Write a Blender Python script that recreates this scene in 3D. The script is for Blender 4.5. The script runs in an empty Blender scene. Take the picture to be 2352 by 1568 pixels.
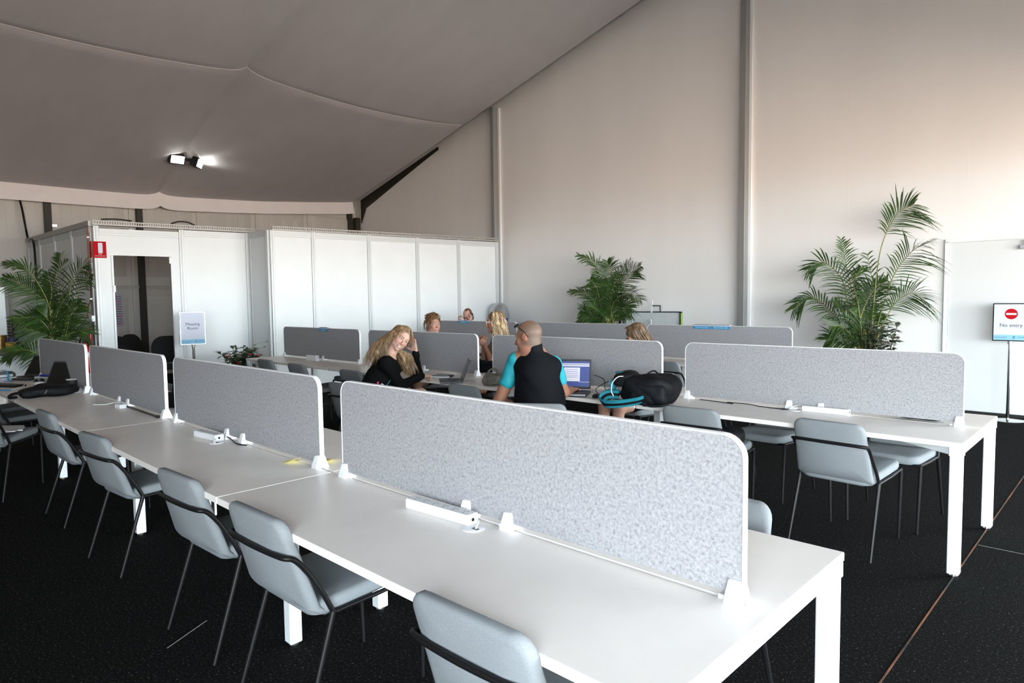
import bpy, bmesh, math, random
import numpy as np
from mathutils import Vector, Matrix, Quaternion
S = bpy.context.scene
COL = S.collection
PI = math.pi
random.seed(7)

# ---------------------------------------------------------------- camera
CAM = Vector((0.6422, -1.5806, 1.5094))
cd = bpy.data.cameras.new('camera')
cd.sensor_width = 36.0
cd.lens = 1520.38 / 2352 * 36.0
cd.clip_start = 0.05
cam = bpy.data.objects.new('camera', cd)
COL.objects.link(cam)
_R = Matrix(((0.71933366, -0.69380316, -0.03458697), (0.69453911, 0.71736477, 0.05480156), (-0.01321003, -0.06344261, 0.99789806)))
cam.matrix_world = Matrix.Translation(CAM) @ (_R @ Matrix.Rotation(PI / 2, 3, 'X')).to_4x4()
S.camera = cam

# ---------------------------------------------------------------- daylight: sky above, sunlit ground below the horizon
W = bpy.data.worlds.new('daylight')
S.world = W
W.use_nodes = True
nt = W.node_tree
nt.nodes.clear()
tc = nt.nodes.new('ShaderNodeTexCoord')
sx = nt.nodes.new('ShaderNodeSeparateXYZ')
rm = nt.nodes.new('ShaderNodeMapRange')
rm.inputs[1].default_value = -1; rm.inputs[2].default_value = 1
cr = nt.nodes.new('ShaderNodeValToRGB')
e = cr.color_ramp.elements
e[0].position = 0.0; e[0].color = (0.60, 0.47, 0.37, 1)
e[1].position = 1.0; e[1].color = (0.42, 0.62, 1.0, 1)
for p_, c_ in ((0.47, (0.66, 0.53, 0.43, 1)), (0.51, (0.86, 0.96, 1.0, 1)), (0.62, (0.78, 0.91, 1.0, 1))):
    q = e.new(p_); q.color = c_
bg = nt.nodes.new('ShaderNodeBackground')
bg.inputs[1].default_value = 13.0
wo = nt.nodes.new('ShaderNodeOutputWorld')
nt.links.new(tc.outputs['Generated'], sx.inputs[0])
nt.links.new(sx.outputs[2], rm.inputs[0])
nt.links.new(rm.outputs[0], cr.inputs[0])
nt.links.new(cr.outputs[0], bg.inputs[0])
nt.links.new(bg.outputs[0], wo.inputs[0])


def portal(name, loc, rot, sx_, sy_):
    l = bpy.data.lights.new(name, 'AREA')
    l.shape = 'RECTANGLE'; l.size = sx_; l.size_y = sy_
    l.cycles.is_portal = True
    o = bpy.data.objects.new(name, l); COL.objects.link(o)
    o.location = loc; o.rotation_euler = rot
    return o


# the open long side of the marquee
portal('daylight_portal', (3.0, 2.25, 1.60), (0, PI / 2, 0), 3.1, 11.7)
portal('daylight_portal', (1.85, -4.2, 1.60), (PI / 2, 0, 0), 2.2, 3.1)  # gap behind the camera, added to brighten the nearest desks

S.view_settings.view_transform = 'Standard'
S.view_settings.look = 'None'
S.view_settings.exposure = 0.95
S.view_settings.gamma = 1.0
S.view_settings.use_curve_mapping = False
S.cycles.max_bounces = 10
S.cycles.diffuse_bounces = 7
S.cycles.glossy_bounces = 4
S.cycles.transmission_bounces = 4
S.cycles.sample_clamp_indirect = 6.0
S.cycles.use_denoising = True

# ---------------------------------------------------------------- materials
MATS = {}


def lin(c):
    return tuple(((x / 12.92) if x <= 0.04045 else ((x + 0.055) / 1.055) ** 2.4) for x in c)


# (spec is the dielectric specular level)
def mat(name, col, rough=0.5, metal=0.0, var=0.0, scale=40.0, col2=None, bump=0.0, bscale=None, stretch=None, spec=0.5, detail=3.0, sheen=0.0, emit=None, alpha=None, trans=0.0):
    if name in MATS:
        return MATS[name]
    m = bpy.data.materials.new(name); m.use_nodes = True
    n = m.node_tree.nodes; L = m.node_tree.links
    b = n['Principled BSDF']
    b.inputs['Base Color'].default_value = (*col, 1)
    b.inputs['Roughness'].default_value = rough
    b.inputs['Metallic'].default_value = metal
    b.inputs['Specular IOR Level'].default_value = spec
    if sheen: b.inputs['Sheen Weight'].default_value = sheen
    if trans: b.inputs['Transmission Weight'].default_value = trans
    if emit:
        b.inputs['Emission Color'].default_value = (*col, 1); b.inputs['Emission Strength'].default_value = emit
    if var or col2 or bump:
        t = n.new('ShaderNodeTexCoord'); src = t.outputs['Object']
        if stretch:
            mp = n.new('ShaderNodeMapping'); mp.inputs['Scale'].default_value = stretch
            L.new(src, mp.inputs[0]); src = mp.outputs[0]
        z = n.new('ShaderNodeTexNoise'); z.inputs['Scale'].default_value = scale; z.inputs['Detail'].default_value = detail
        L.new(src, z.inputs['Vector'])
        if var or col2:
            r = n.new('ShaderNodeValToRGB')
            c2 = col2 if col2 else tuple(min(1, x * (1 + var)) for x in col)
            c1 = col if col2 else tuple(x * (1 - var) for x in col)
            r.color_ramp.elements[0].position = 0.33; r.color_ramp.elements[0].color = (*c1, 1)
            r.color_ramp.elements[1].position = 0.67; r.color_ramp.elements[1].color = (*c2, 1)
            L.new(z.outputs['Fac'], r.inputs[0]); L.new(r.outputs[0], b.inputs['Base Color'])
        if bump:
            bp = n.new('ShaderNodeBump'); bp.inputs['Strength'].default_value = bump; bp.inputs['Distance'].default_value = 0.004
            z2 = n.new('ShaderNodeTexNoise'); z2.inputs['Scale'].default_value = bscale or scale; z2.inputs['Detail'].default_value = 4
            L.new(src, z2.inputs['Vector']); L.new(z2.outputs['Fac'], bp.inputs['Height']); L.new(bp.outputs[0], b.inputs['Normal'])
    MATS[name] = m
    return m


white = mat('white_metal', (0.80, 0.82, 0.83), 0.42)
laminate = mat('white_laminate', (0.865, 0.82, 0.775), 0.38, var=0.02, scale=6)
plastic = mat('white_plastic', (0.80, 0.81, 0.83), 0.35)
black = mat('black_metal', (0.006, 0.006, 0.0065), 0.4, spec=0.25)
blackp = mat('black_plastic', (0.008, 0.008, 0.009), 0.35, spec=0.3)
rubber = mat('black_rubber', (0.01, 0.01, 0.01), 0.7)
steel = mat('brushed_steel', (0.55, 0.56, 0.58), 0.3, 1.0, var=0.06, scale=30)
chrome = mat('chrome', (0.8, 0.8, 0.8), 0.08, 1.0)
alu = mat('aluminium', (0.31, 0.31, 0.305), 0.5, 0.35, var=0.07, scale=8, stretch=(1, 1, 0.1))
fabric = mat('chair_fabric', (0.215, 0.232, 0.245), 0.9, var=0.10, scale=420, bump=0.10, bscale=700, spec=0.15)
panelw = mat('booth_panel', (0.77, 0.795, 0.80), 0.45, var=0.015, scale=3)
profw = mat('booth_profile', (0.60, 0.62, 0.625), 0.4, 0.1)
trayg = mat('tray_grey', (0.40, 0.39, 0.37), 0.5, 0.3)
dark = mat('dark_gap', (0.01, 0.01, 0.009), 0.8)


def felt_material():
    m = bpy.data.materials.new('grey_felt'); m.use_nodes = True
    n = m.node_tree.nodes; L = m.node_tree.links; b = n['Principled BSDF']
    b.inputs['Roughness'].default_value = 0.95; b.inputs['Specular IOR Level'].default_value = 0.15
    t = n.new('ShaderNodeTexCoord')
    r = n.new('ShaderNodeValToRGB')
    z = n.new('ShaderNodeTexNoise'); z.inputs['Scale'].default_value = 105; z.inputs['Detail'].default_value = 7; z.inputs['Roughness'].default_value = 0.72; z.inputs['Distortion'].default_value = 0.3
    L.new(t.outputs['Object'], z.inputs['Vector'])
    e = r.color_ramp.elements
    e[0].position = 0.27; e[0].color = (0.135, 0.134, 0.147, 1)
    e[1].position = 0.74; e[1].color = (0.42, 0.417, 0.433, 1)
    q = e.new(0.47); q.color = (0.295, 0.293, 0.306, 1)
    L.new(z.outputs['Fac'], r.inputs[0]); L.new(r.outputs[0], b.inputs['Base Color'])
    return m


felt = felt_material()


def carpet_material():
    m = bpy.data.materials.new('charcoal_carpet'); m.use_nodes = True
    n = m.node_tree.nodes; L = m.node_tree.links; b = n['Principled BSDF']
    b.inputs['Roughness'].default_value = 0.95; b.inputs['Specular IOR Level'].default_value = 0.04
    t = n.new('ShaderNodeTexCoord')
    z = n.new('ShaderNodeTexNoise'); z.inputs['Scale'].default_value = 95; z.inputs['Detail'].default_value = 4; z.inputs['Roughness'].default_value = 0.75
    L.new(t.outputs['Object'], z.inputs['Vector'])
    r = n.new('ShaderNodeValToRGB'); e = r.color_ramp.elements
    e[0].position = 0.42; e[0].color = (0.0045, 0.0045, 0.0045, 1)
    e[1].position = 0.73; e[1].color = (0.19, 0.185, 0.17, 1)
    q = e.new(0.6); q.color = (0.0115, 0.0112, 0.0105, 1)
    L.new(z.outputs['Fac'], r.inputs[0]); L.new(r.outputs[0], b.inputs['Base Color'])
    bp = n.new('ShaderNodeBump'); bp.inputs['Strength'].default_value = 0.5; bp.inputs['Distance'].default_value = 0.004
    L.new(z.outputs['Fac'], bp.inputs['Height']); L.new(bp.outputs[0], b.inputs['Normal'])
    return m


carpet = carpet_material()


# ---------------------------------------------------------------- mesh helpers
class MB:
    def __init__(s):
        s.v = []; s.f = []; s.m = []

    def add(s, v, f, m=0):
        o = len(s.v); s.v += [tuple(x) for x in v]; s.f += [tuple(i + o for i in q) for q in f]; s.m += [m] * len(f)
        return s

    def box(s, c, d, m=0, M=None, taper=1.0):
        x, y, z = (k / 2 for k in d)
        v = [Vector((sx * x * (taper if sz > 0 else 1), sy * y * (taper if sz > 0 else 1), sz * z)) for sx in (-1, 1) for sy in (-1, 1) for sz in (-1, 1)]
        if M is not None: v = [M @ p for p in v]
        v = [p + Vector(c) for p in v]
        return s.add(v, [(0, 1, 3, 2), (4, 6, 7, 5), (0, 4, 5, 1), (2, 3, 7, 6), (0, 2, 6, 4), (1, 5, 7, 3)], m)

    def bar(s, a, b, w, h, m=0, up=(0, 0, 1)):
        a = Vector(a); b = Vector(b); d = b - a; L = d.length; d.normalize(); u = Vector(up)
        if abs(d.dot(u)) > 0.98: u = Vector((0, 1, 0))
        x = d.cross(u).normalized(); z = x.cross(d)
        M = Matrix((x, d, z)).transposed()
        return s.box((a + b) / 2, (w, L, h), m, M)

    def tube(s, pts, r, n=8, m=0, caps=True, flat=1.0, up=None):
        P = [Vector(p) for p in pts]; k = len(P)
        rr = r if isinstance(r, (list, tuple)) else [r] * k
        o = len(s.v); pn = None
        for i in range(k):
            t = (P[min(i + 1, k - 1)] - P[max(i - 1, 0)])
            if t.length < 1e-9: t = Vector((0, 0, 1))
            t.normalize()
            if pn is None:
                u = Vector(up) if up is not None else (Vector((0, 0, 1)) if abs(t.z) < 0.9 else Vector((1, 0, 0)))
                pn = (u - t * u.dot(t)).normalized()
            else:
                q = pn - t * pn.dot(t)
                pn = q.normalized() if q.length > 1e-6 else pn
            b = t.cross(pn)
            for j in range(n):
                a = 2 * PI * j / n
                s.v.append(tuple(P[i] + (b * math.cos(a) + pn * math.sin(a) * flat) * rr[i]))
        for i in range(k - 1):
            for j in range(n):
                a0 = o + i * n + j; a1 = o + i * n + (j + 1) % n
                s.f.append((a0, a1, a1 + n, a0 + n)); s.m.append(m)
        if caps:
            s.f.append(tuple(o + j for j in reversed(range(n)))); s.m.append(m)
            s.f.append(tuple(o + (k - 1) * n + j for j in range(n))); s.m.append(m)
        return s

    def cyl(s, c, r, h, n=20, m=0, r2=None):
        c = Vector(c)
        return s.tube([c, c + Vector((0, 0, h))], [r, r if r2 is None else r2], n, m)

    def lathe(s, c, prof, n=24, m=0):
        c = Vector(c); o = len(s.v)
        for (r, z) in prof:
            for j in range(n):
                a = 2 * PI * j / n
                s.v.append((c.x + r * math.cos(a), c.y + r * math.sin(a), c.z + z))
        for i in range(len(prof) - 1):
            for j in range(n):
                a0 = o + i * n + j; a1 = o + i * n + (j + 1) % n
                s.f.append((a0, a1, a1 + n, a0 + n)); s.m.append(m)
        s.f.append(tuple(o + j for j in reversed(range(n)))); s.m.append(m)
        s.f.append(tuple(o + (len(prof) - 1) * n + j for j in range(n))); s.m.append(m)
        return s

    def prism(s, poly, a, b, m=0):
        """poly: 2D outline; a(p) and b(p) map a 2D point to the two end faces."""
        k = len(poly)
        v = [a(p) for p in poly] + [b(p) for p in poly]
        f = [tuple(range(k))[::-1], tuple(range(k, 2 * k))] + [(i, (i + 1) % k, (i + 1) % k + k, i + k) for i in range(k)]
        return s.add(v, f, m)

    def ell(s, c, r, n=16, k=10, m=0, M=None):
        c = Vector(c); o = len(s.v)
        for i in range(k + 1):
            th = PI * i / k
            for j in range(n):
                a = 2 * PI * j / n
                p = Vector((r[0] * math.sin(th) * math.cos(a), r[1] * math.sin(th) * math.sin(a), r[2] * math.cos(th)))
                if M is not None: p = M @ p
                s.v.append(tuple(p + c))
        for i in range(k):
            for j in range(n):
                a0 = o + i * n + j; a1 = o + i * n + (j + 1) % n
                s.f.append((a0, a0 + n, a1 + n, a1)); s.m.append(m)
        return s

    def mesh(s, name, mats, smooth=True, ang=35, bevel=0, seg=1):
        me = bpy.data.meshes.new(name)
        me.from_pydata(s.v, [], s.f)
        for q in (mats if isinstance(mats, (list, tuple)) else [mats]): me.materials.append(q)
        me.polygons.foreach_set('material_index', s.m)
        bm = bmesh.new(); bm.from_mesh(me)
        bmesh.ops.remove_doubles(bm, verts=bm.verts, dist=1e-6)
        bmesh.ops.recalc_face_normals(bm, faces=bm.faces)
        if bevel:
            es = [e for e in bm.edges if len(e.link_faces) == 2 and e.calc_face_angle(0) > 0.6]
            bmesh.ops.bevel(bm, geom=es, offset=bevel, segments=seg, affect='EDGES', profile=0.5, clamp_overlap=True)
        bm.to_mesh(me); bm.free()
        if smooth:
            me.polygons.foreach_set('use_smooth', [True] * len(me.polygons))
            me.set_sharp_from_angle(angle=math.radians(ang))
        me.update()
        return me

    def build(s, name, mats, parent=None, smooth=True, ang=35, bevel=0, seg=1, loc=None, rot=None):
        o = bpy.data.objects.new(name, s.mesh(name, mats, smooth, ang, bevel, seg))
        COL.objects.link(o)
        if parent is not None: o.parent = parent
        if loc is not None: o.location = loc
        if rot is not None: o.rotation_euler = rot
        return o


def tag(o, label=None, cat=None, group=None, kind=None):
    if label: o['label'] = label
    if cat: o['category'] = cat
    if group: o['group'] = group
    if kind: o['kind'] = kind
    return o


def thing(name, label, cat, loc=(0, 0, 0), rz=0.0, group=None, rot=None):
    o = bpy.data.objects.new(name, None); COL.objects.link(o)
    o.empty_display_size = 0.05
    o.location = loc; o.rotation_euler = rot if rot else (0, 0, rz)
    return tag(o, label, cat, group)


def structure(name, label=None):
    o = bpy.data.objects.new(name, None); COL.objects.link(o)
    o['kind'] = 'structure'
    if label: o['label'] = label
    return o


def copy_tree(o, parent=None):
    c = o.copy(); COL.objects.link(c)
    if parent is not None: c.parent = parent
    for ch in list(o.children): copy_tree(ch, c)
    return c


def dup(o, loc, rz, label, group=None):
    c = copy_tree(o); c.location = loc; c.rotation_euler = (0, 0, rz); c['label'] = label
    if group: c['group'] = group
    return c


def rrect(w, h, r, n=6, bottom=True):
    """rounded rectangle outline, centre at x=0, base at y=0; bottom corners square unless asked."""
    P = []
    for (cx, cy, a0, on) in ((w / 2 - r, h - r, 0, 1), (-w / 2 + r, h - r, PI / 2, 1), (-w / 2 + r, r, PI, bottom), (w / 2 - r, r, 1.5 * PI, bottom)):
        if on:
            for i in range(n + 1):
                a = a0 + PI / 2 * i / n
                P.append((cx + r * math.cos(a), cy + r * math.sin(a)))
        else:
            P.append((-w / 2 if cx < 0 else w / 2, 0))
    return P


def spline(pts, n=8):
    P = [Vector(p) for p in pts]; out = []
    if len(P) == 2: return [P[0].lerp(P[1], i / n) for i in range(n + 1)]
    Q = [2 * P[0] - P[1]] + P + [2 * P[-1] - P[-2]]
    for i in range(1, len(Q) - 2):
        a, b, c, d = Q[i - 1:i + 3]
        for k in range(n):
            t = k / n
            out.append(0.5 * ((2 * b) + (c - a) * t + (2 * a - 5 * b + 4 * c - d) * t * t + (3 * b - a - 3 * c + d) * t ** 3))
    out.append(P[-1])
    return out


def text(name, body, size, M, m, parent, align='CENTER'):
    cu = bpy.data.curves.new(name, 'FONT'); cu.body = body; cu.size = size; cu.align_x = align; cu.align_y = 'CENTER'
    cu.extrude = 0.0002; cu.resolution_u = 3
    t = bpy.data.objects.new(name, cu); COL.objects.link(t)
    dg = bpy.context.evaluated_depsgraph_get(); dg.update()
    me = bpy.data.meshes.new_from_object(t.evaluated_get(dg)); bpy.data.objects.remove(t)
    me.materials.clear(); me.materials.append(m)
    o = bpy.data.objects.new(name, me); COL.objects.link(o); o.parent = parent
    o.matrix_local = M
    return o


def facing(loc, right, up):
    """matrix for text lying in the plane spanned by right and up"""
    r = Vector(right).normalized(); u = Vector(up); u = (u - r * u.dot(r)).normalized(); n = r.cross(u)
    return Matrix.Translation(loc) @ Matrix((r, u, n)).transposed().to_4x4()
# ================================================================ the marquee
GY = 8.346          # gable wall
EX = -14.4          # eave line
K = 0.268
RIDGE = 1.6


def roof(x): return 4.1 + K * (min(x, 2 * RIDGE - x) - EX)


# floor of carpet rolls with thin joints
fl = MB().box((-5.85, -0.3, -0.03), (17.9, 18.0, 0.06)).build('floor', carpet, smooth=False); tag(fl, 'charcoal carpet floor with pale flecks', kind='structure')
jo = mat('carpet_joint', (0.16, 0.155, 0.145), 0.8)
tape = mat('rust_tape', (0.012, 0.011, 0.010), 0.7, col2=(0.26, 0.09, 0.03), scale=3.5)
tag(MB().box((-0.07, 2.9, 0.001), (0.007, 5.6, 0.002)).build('trim_1', tape), 'rust coloured tape strip along a carpet joint', kind='structure')
for i, (x0, y0, x1, y1) in enumerate(((-8.14, 3.3, -8.13, 3.9), (-1.95, 2.7, -1.97, 4.2), (-0.06, 3.15, 1.2, 3.16), (-2.42, -0.62, -2.55, -0.40))):
    a = Vector((x0, y0, 0.0012)); b = Vector((x1, y1, 0.0012))
    tag(MB().bar(a, b, 0.0035, 0.002).build('trim_%d' % (i + 2), jo), kind='structure')

# gable wall: taut fabric panels between aluminium uprights
def wall_material():
    return mat('gable_fabric', (0.83, 0.82, 0.805), 0.7, var=0.02, scale=1.2, stretch=(1, 1, 0.25), bump=0.05, bscale=3, spec=0.25)


gf = wall_material()
gw = structure('wall_back', 'tall white fabric gable wall of the marquee')
ux = (-14.9, -9.30, -3.935, 1.6, 3.1)
for a, b in zip(ux[:-1], ux[1:]):
    N = 8; mb = MB()
    xs = [a + (b - a) * i / N for i in range(N + 1)]
    top = [(x, GY, roof(x) + 0.36) for x in xs]; bot = [(x, GY, 0.04) for x in xs]
    mb.add(bot + top, [(i, i + 1, N + 2 + i, N + 1 + i) for i in range(N)])
    bk = [(x, y + 0.03, z) for x, y, z in bot + top]
    mb.add(bk, [(i, i + 1, N + 2 + i, N + 1 + i) for i in range(N)])
    mb.build('fabric_panel', gf, gw, smooth=False)
    for sx in (0.27, 0.52, 0.76):     # welded seams of the fabric
        x = a + (b - a) * sx
        MB().box((x, GY - 0.0003, (0.04 + roof(x)) / 2 + 0.1), (0.012, 0.0012, roof(x) + 0.1)).build('seam', gf, gw)
for i, (x, w) in enumerate(((-9.30, 0.15), (-3.90, 0.15), (1.6, 0.15))):
    h = roof(x)
    t = structure('trim_%d' % (6 + i), 'grey aluminium gable upright')
    MB().box((x, GY - 0.09, h / 2), (w * 0.62, 0.16, h)).build('upright', alu, t, bevel=0.004)
    MB().box((x + w * 0.42, GY - 0.02, h / 2), (w * 0.3, 0.04, h)).build('keder_rail', white, t)
    MB().box((x, GY - 0.10, 0.01), (0.26, 0.22, 0.02)).build('base_plate', alu, t)
# black skirting gap under the gable
tag(MB().box((-3.7, GY + 0.01, 0.02), (22, 0.04, 0.04)).build('baseboard_back', dark), kind='structure')

# flush exit door in the gable
d = structure('door_1', 'white flush door in the gable wall behind the no entry sign')
dw = mat('door_white', (0.68, 0.69, 0.69), 0.5, var=0.01, scale=2)
MB().box((-0.80, GY - 0.012, 1.09), (0.85, 0.02, 2.10)).build('door_leaf', dw, d, bevel=0.003)
MB().box((0.06, GY - 0.012, 1.09), (0.85, 0.02, 2.10)).build('door_leaf', dw, d, bevel=0.003)
MB().box((-1.25, GY - 0.02, 1.08), (0.045, 0.04, 2.16)).box((0.51, GY - 0.02, 1.08), (0.045, 0.04, 2.16)).box((-0.37, GY - 0.02, 2.17), (1.80, 0.04, 0.045)).build('door_frame', white, d, bevel=0.003)
MB().box((-0.46, GY - 0.05, 2.05), (0.10, 0.05, 0.05)).box((-0.46, GY - 0.06, 2.10), (0.03, 0.03, 0.07)).build('door_closer', steel, d, bevel=0.003)
MB().box((-0.42, GY - 0.045, 1.02), (0.02, 0.05, 0.14)).build('door_handle', steel, d, bevel=0.004)

# eave wall: white steel cassette panels with raised fields
lw = structure('wall_left', 'white cassette panel side wall with dark posts')
cas = mat('cassette_white', (0.60, 0.585, 0.555), 0.55, var=0.03, scale=2)
casd = mat('cassette_bevel', (0.50, 0.485, 0.455), 0.55)
XW = -14.75
MB().box((XW - 0.06, -0.3, 2.2), (0.04, 17.6, 4.5)).build('backing', cas, lw)
pan = MB()
pan.box((0, 0, 0), (0.03, 1.30, 2.0))
for zc, h in ((0.0, 1.62),):
    for y0, y1 in ((-0.56, 0.56),):
        pan.prism([(y0, -h / 2), (y1, -h / 2), (y1, h / 2), (y0, h / 2)], lambda p: (0.015, p[0], p[1]), lambda p: (0.055, p[0] * 0.84, p[1] * 0.90))
for k in (-0.30, 0.0, 0.30):
    pan.box((0.055, k, 0), (0.012, 0.14, 1.30))
pme = pan.mesh('panel', cas, bevel=0)
yy = 3.6 - 9 * 1.35
cnt = 0
while yy < GY - 0.5:
    for zc in (0.86, 2.90):
        o = bpy.data.objects.new('panel', pme); COL.objects.link(o); o.parent = lw; o.location = (XW, yy, zc)
    MB().box((XW + 0.02, yy + 0.675, 2.0), (0.05, 0.05, 4.0)).build('stile', cas, lw)
    MB().box((XW + 0.03, yy + 0.675, 3.05), (0.07, 0.11, 0.06)).build('latch', steel, lw, bevel=0.004)
    yy += 1.35; cnt += 1
for y in (-7.0, -3.4, 0.0, 1.475, 3.08, 8.15):
    MB().box((XW + 0.07, y, 2.0), (0.12, 0.11, 4.0)).build('post', mat('post_dark', (0.028, 0.026, 0.022), 0.6), lw)
MB().box((XW + 0.02, -0.3, 1.87), (0.06, 17.6, 0.05)).build('mid_rail', casd, lw)

# ceiling: a fabric lining hung from rafters, sagging between them
def ceil_z(x, y):
    if x > RIDGE: x = 2 * RIDGE - x
    z = 4.1 + K * (x - EX)
    ev = np.interp(y, [-9, 0.73, 3.3, 5.6, 8.35], [-0.33, -0.33, -0.335, -0.22, 0.0])
    z += ev * max(0.0, 1 - (x - EX) / 3.6) ** 1.4
    bay = ((y - 3.4) / 4.95) % 1.0
    s = 1 - (2 * bay - 1) ** 2
    z -= 0.17 * s * min(1.0, 0.25 + (x - EX) / 4.0) * (1.0 if x > EX + .1 else 0.35)
    d1 = min(bay, 1 - bay) * 4.95
    z += 0.085 * math.exp(-d1 / 0.13) + 0.02 * math.exp(-((x + 10.1) / 0.07) ** 2) * (0.4 + s)
    return z


cf = mat('ceiling_fabric', (0.50, 0.48, 0.49), 0.75, var=0.03, scale=2.5, stretch=(0.4, 1, 1), bump=0.10, bscale=7, spec=0.2)
cl = mat('ceiling_seam', (0.57, 0.55, 0.555), 0.7)
yset = sorted(set([round(-8.9 + 0.215 * i, 3) for i in range(81)] + [3.4 + q for q in (-.3, -.2, -.12, -.06, 0, .06, .12, .2, .3)] + [-1.55 + q for q in (-.2, -.1, 0, .1, .2)]))
yset = [y for y in yset if y <= GY - 0.06]
xset = sorted(set([EX + (3.0 - EX) * i / 110 for i in range(111)] + [-10.1 + q for q in (-.14, -.07, -.03, 0, .03, .07, .14)] + [RIDGE]))
mb = MB()
mb.add([(x, y, ceil_z(x, y)) for x in xset for y in yset], [(i * len(yset) + j, i * len(yset) + j + 1, (i + 1) * len(yset) + j + 1, (i + 1) * len(yset) + j) for i in range(len(xset) - 1) for j in range(len(yset) - 1)])
co = mb.build('ceiling', cf, ang=180); tag(co, 'sloping grey fabric ceiling lining of the marquee', kind='structure')
for x in (-10.1, -5.0, 0.2):
    m2 = MB().tube([(x, y, ceil_z(x, y) - 0.004) for y in yset], 0.006, 5)
    m2.build('seam', cl, co)
# outer roof skin (keeps the sky out), ridge to eaves
ro = MB()
for s in (0, 1):
    xa, xb = ((EX - 0.8, RIDGE), (RIDGE, 2 * RIDGE - EX))[s]
    ro.add([(xa, -9.2, roof(xa) + 0.35), (xb, -9.2, roof(xb) + 0.35), (xb, GY + 0.3, roof(xb) + 0.35), (xa, GY + 0.3, roof(xa) + 0.35)], [(0, 1, 2, 3)])
tag(ro.build('ceiling_outer', dark, smooth=False), kind='structure')
# valance hanging at the eave
va = MB(); vp = []
for y in yset:
    zt = ceil_z(EX, y)
    dr = np.interp(y, [-9, 0.7, 3.2, 5.6, 8.2], [0.31, 0.31, 0.30, 0.285, 0.30])
    pl = 0.02 * math.sin(y * 6.3) * (0.5 + 0.5 * math.sin(y * 1.7)) + 0.03 * math.exp(-abs(y - 3.3) / 0.15)
    vp += [(EX, y, zt + 0.01), (EX + 0.02 + pl * 0.5, y, zt - dr * 0.5), (EX + 0.03 + pl, y, zt - dr)]
n = len(yset)
va.add(vp, [(3 * i + k, 3 * i + 3 + k, 3 * i + 4 + k, 3 * i + 1 + k) for i in range(n - 1) for k in (0, 1)])
tag(va.build('trim_9', mat('valance_fabric', (0.82, 0.80, 0.815), 0.8, var=0.02, scale=4), ang=180), 'pale fabric valance along the eave', kind='structure')
# end rafter left bare where the lining stops short of the gable
xs = [EX + 0.02, EX + 0.25, EX + 0.8, EX + 1.5, EX + 2.4, EX + 3.2]
hw = [0.55, 0.24, 0.20, 0.14, 0.07, 0.02]
rf = MB(); m_ = len(xs)
rv = [(x, GY - 0.03, roof(x) + 0.05) for x in xs] + [(x, GY - 0.03, roof(x) - h) for x, h in zip(xs, hw)]
rv2 = [(x, GY - 0.01, z) for x, y, z in rv]
fq = [(i, i + 1, m_ + i + 1, m_ + i) for i in range(m_ - 1)]
rf.add(rv + rv2, fq + [tuple(k + 2 * m_ for k in reversed(q)) for q in fq] + [(m_ + i, m_ + i + 1, 3 * m_ + i + 1, 3 * m_ + i) for i in range(m_ - 1)])
tag(rf.build('trim_10', mat('rafter_dark', (0.03, 0.027, 0.02), 0.6), smooth=False), 'dark bare end rafter along the gable', kind='structure')
tag(MB().box((EX - 0.12, GY - 0.08, 1.85), (0.16, 0.12, 3.7)).build('trim_11', MATS['rafter_dark']), 'dark corner post beside the gable', kind='structure')

# the sides behind and beside the camera; the long right side stands open to the daylight
bw = mat('side_fabric', (0.62, 0.61, 0.60), 0.7)
tag(MB().box((-7.1, -4.2, 4.6), (15.6, 0.04, 9.2)).box((1.85, -4.2, 6.2), (2.3, 0.04, 6.0)).build('wall_front', mat('hall_grey', (0.28, 0.28, 0.28), 0.8)), kind='structure')  # unseen wall set close, its gap shaped to light the nearest desks most
tag(MB().box((3.0, 2.05, 5.85), (0.04, 12.6, 5.4)).build('wall_right', MATS['hall_grey']), kind='structure')
for i, y in enumerate((-3.6, 0.4, 4.4)):
    tag(MB().box((3.0, y, 1.6), (0.12, 0.14, 3.2)).build('trim_%d' % (12 + i), alu), kind='structure')

# unseen slab and canopy outside, added to darken the upper wall by the opening
tag(MB().box((6.9, -0.3, -0.05), (7.6, 18.0, 0.06)).build('ground', mat('added_paving', (0.42, 0.34, 0.27), 0.9, var=0.1, scale=3)), kind='structure')
tag(MB().box((3.9, -0.3, 3.25), (1.7, 17.0, 0.06)).build('added_canopy', bw), kind='structure')

# twin floodlight clamped under the rafter, throwing light along the lining
fx = thing('floodlight', 'black twin floodlight under the ceiling fold, switched on', 'floodlight', (-13.0, 3.36, 4.33), 0)
lampw = mat('lamp_face', (1.0, 0.98, 0.93), 0.4, emit=9.0)
MB().bar((-0.02, -0.10, 0.0), (0.02, 0.22, -0.03), 0.06, 0.05).bar((0, 0.05, 0), (0, 0.05, 0.22), 0.03, 0.03).build('bracket', black, fx, bevel=0.004)
for (c, rz, tl) in (((0.05, -0.10, -0.03), 0.0, 0.5), ((0.05, 0.27, -0.06), 0.9, 0.35)):
    h = MB(); M = Matrix.Rotation(rz, 3, 'Z') @ Matrix.Rotation(tl, 3, 'Y')
    h.box(c, (0.13, 0.29, 0.19), 0, M, 0.9)
    ho = h.build('lamp_housing', black, fx, bevel=0.012)
    q = Vector(c) + M @ Vector((0.075, 0, 0))
    MB().box(q, (0.012, 0.23, 0.14), 0, M).build('lamp_glass', lampw, ho)
l = bpy.data.lights.new('floodlight_beam', 'SPOT'); l.energy = 120; l.spot_size = 1.9; l.spot_blend = 0.8; l.shadow_soft_size = 0.08; l.color = (1, 0.97, 0.92)
lo = bpy.data.objects.new('floodlight_beam', l); COL.objects.link(lo)
lo.location = (-12.95, 3.68, 4.26); lo.rotation_euler = (Vector((0.05, 0.32, 0.25))).to_track_quat('-Z', 'Y').to_euler()

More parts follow.
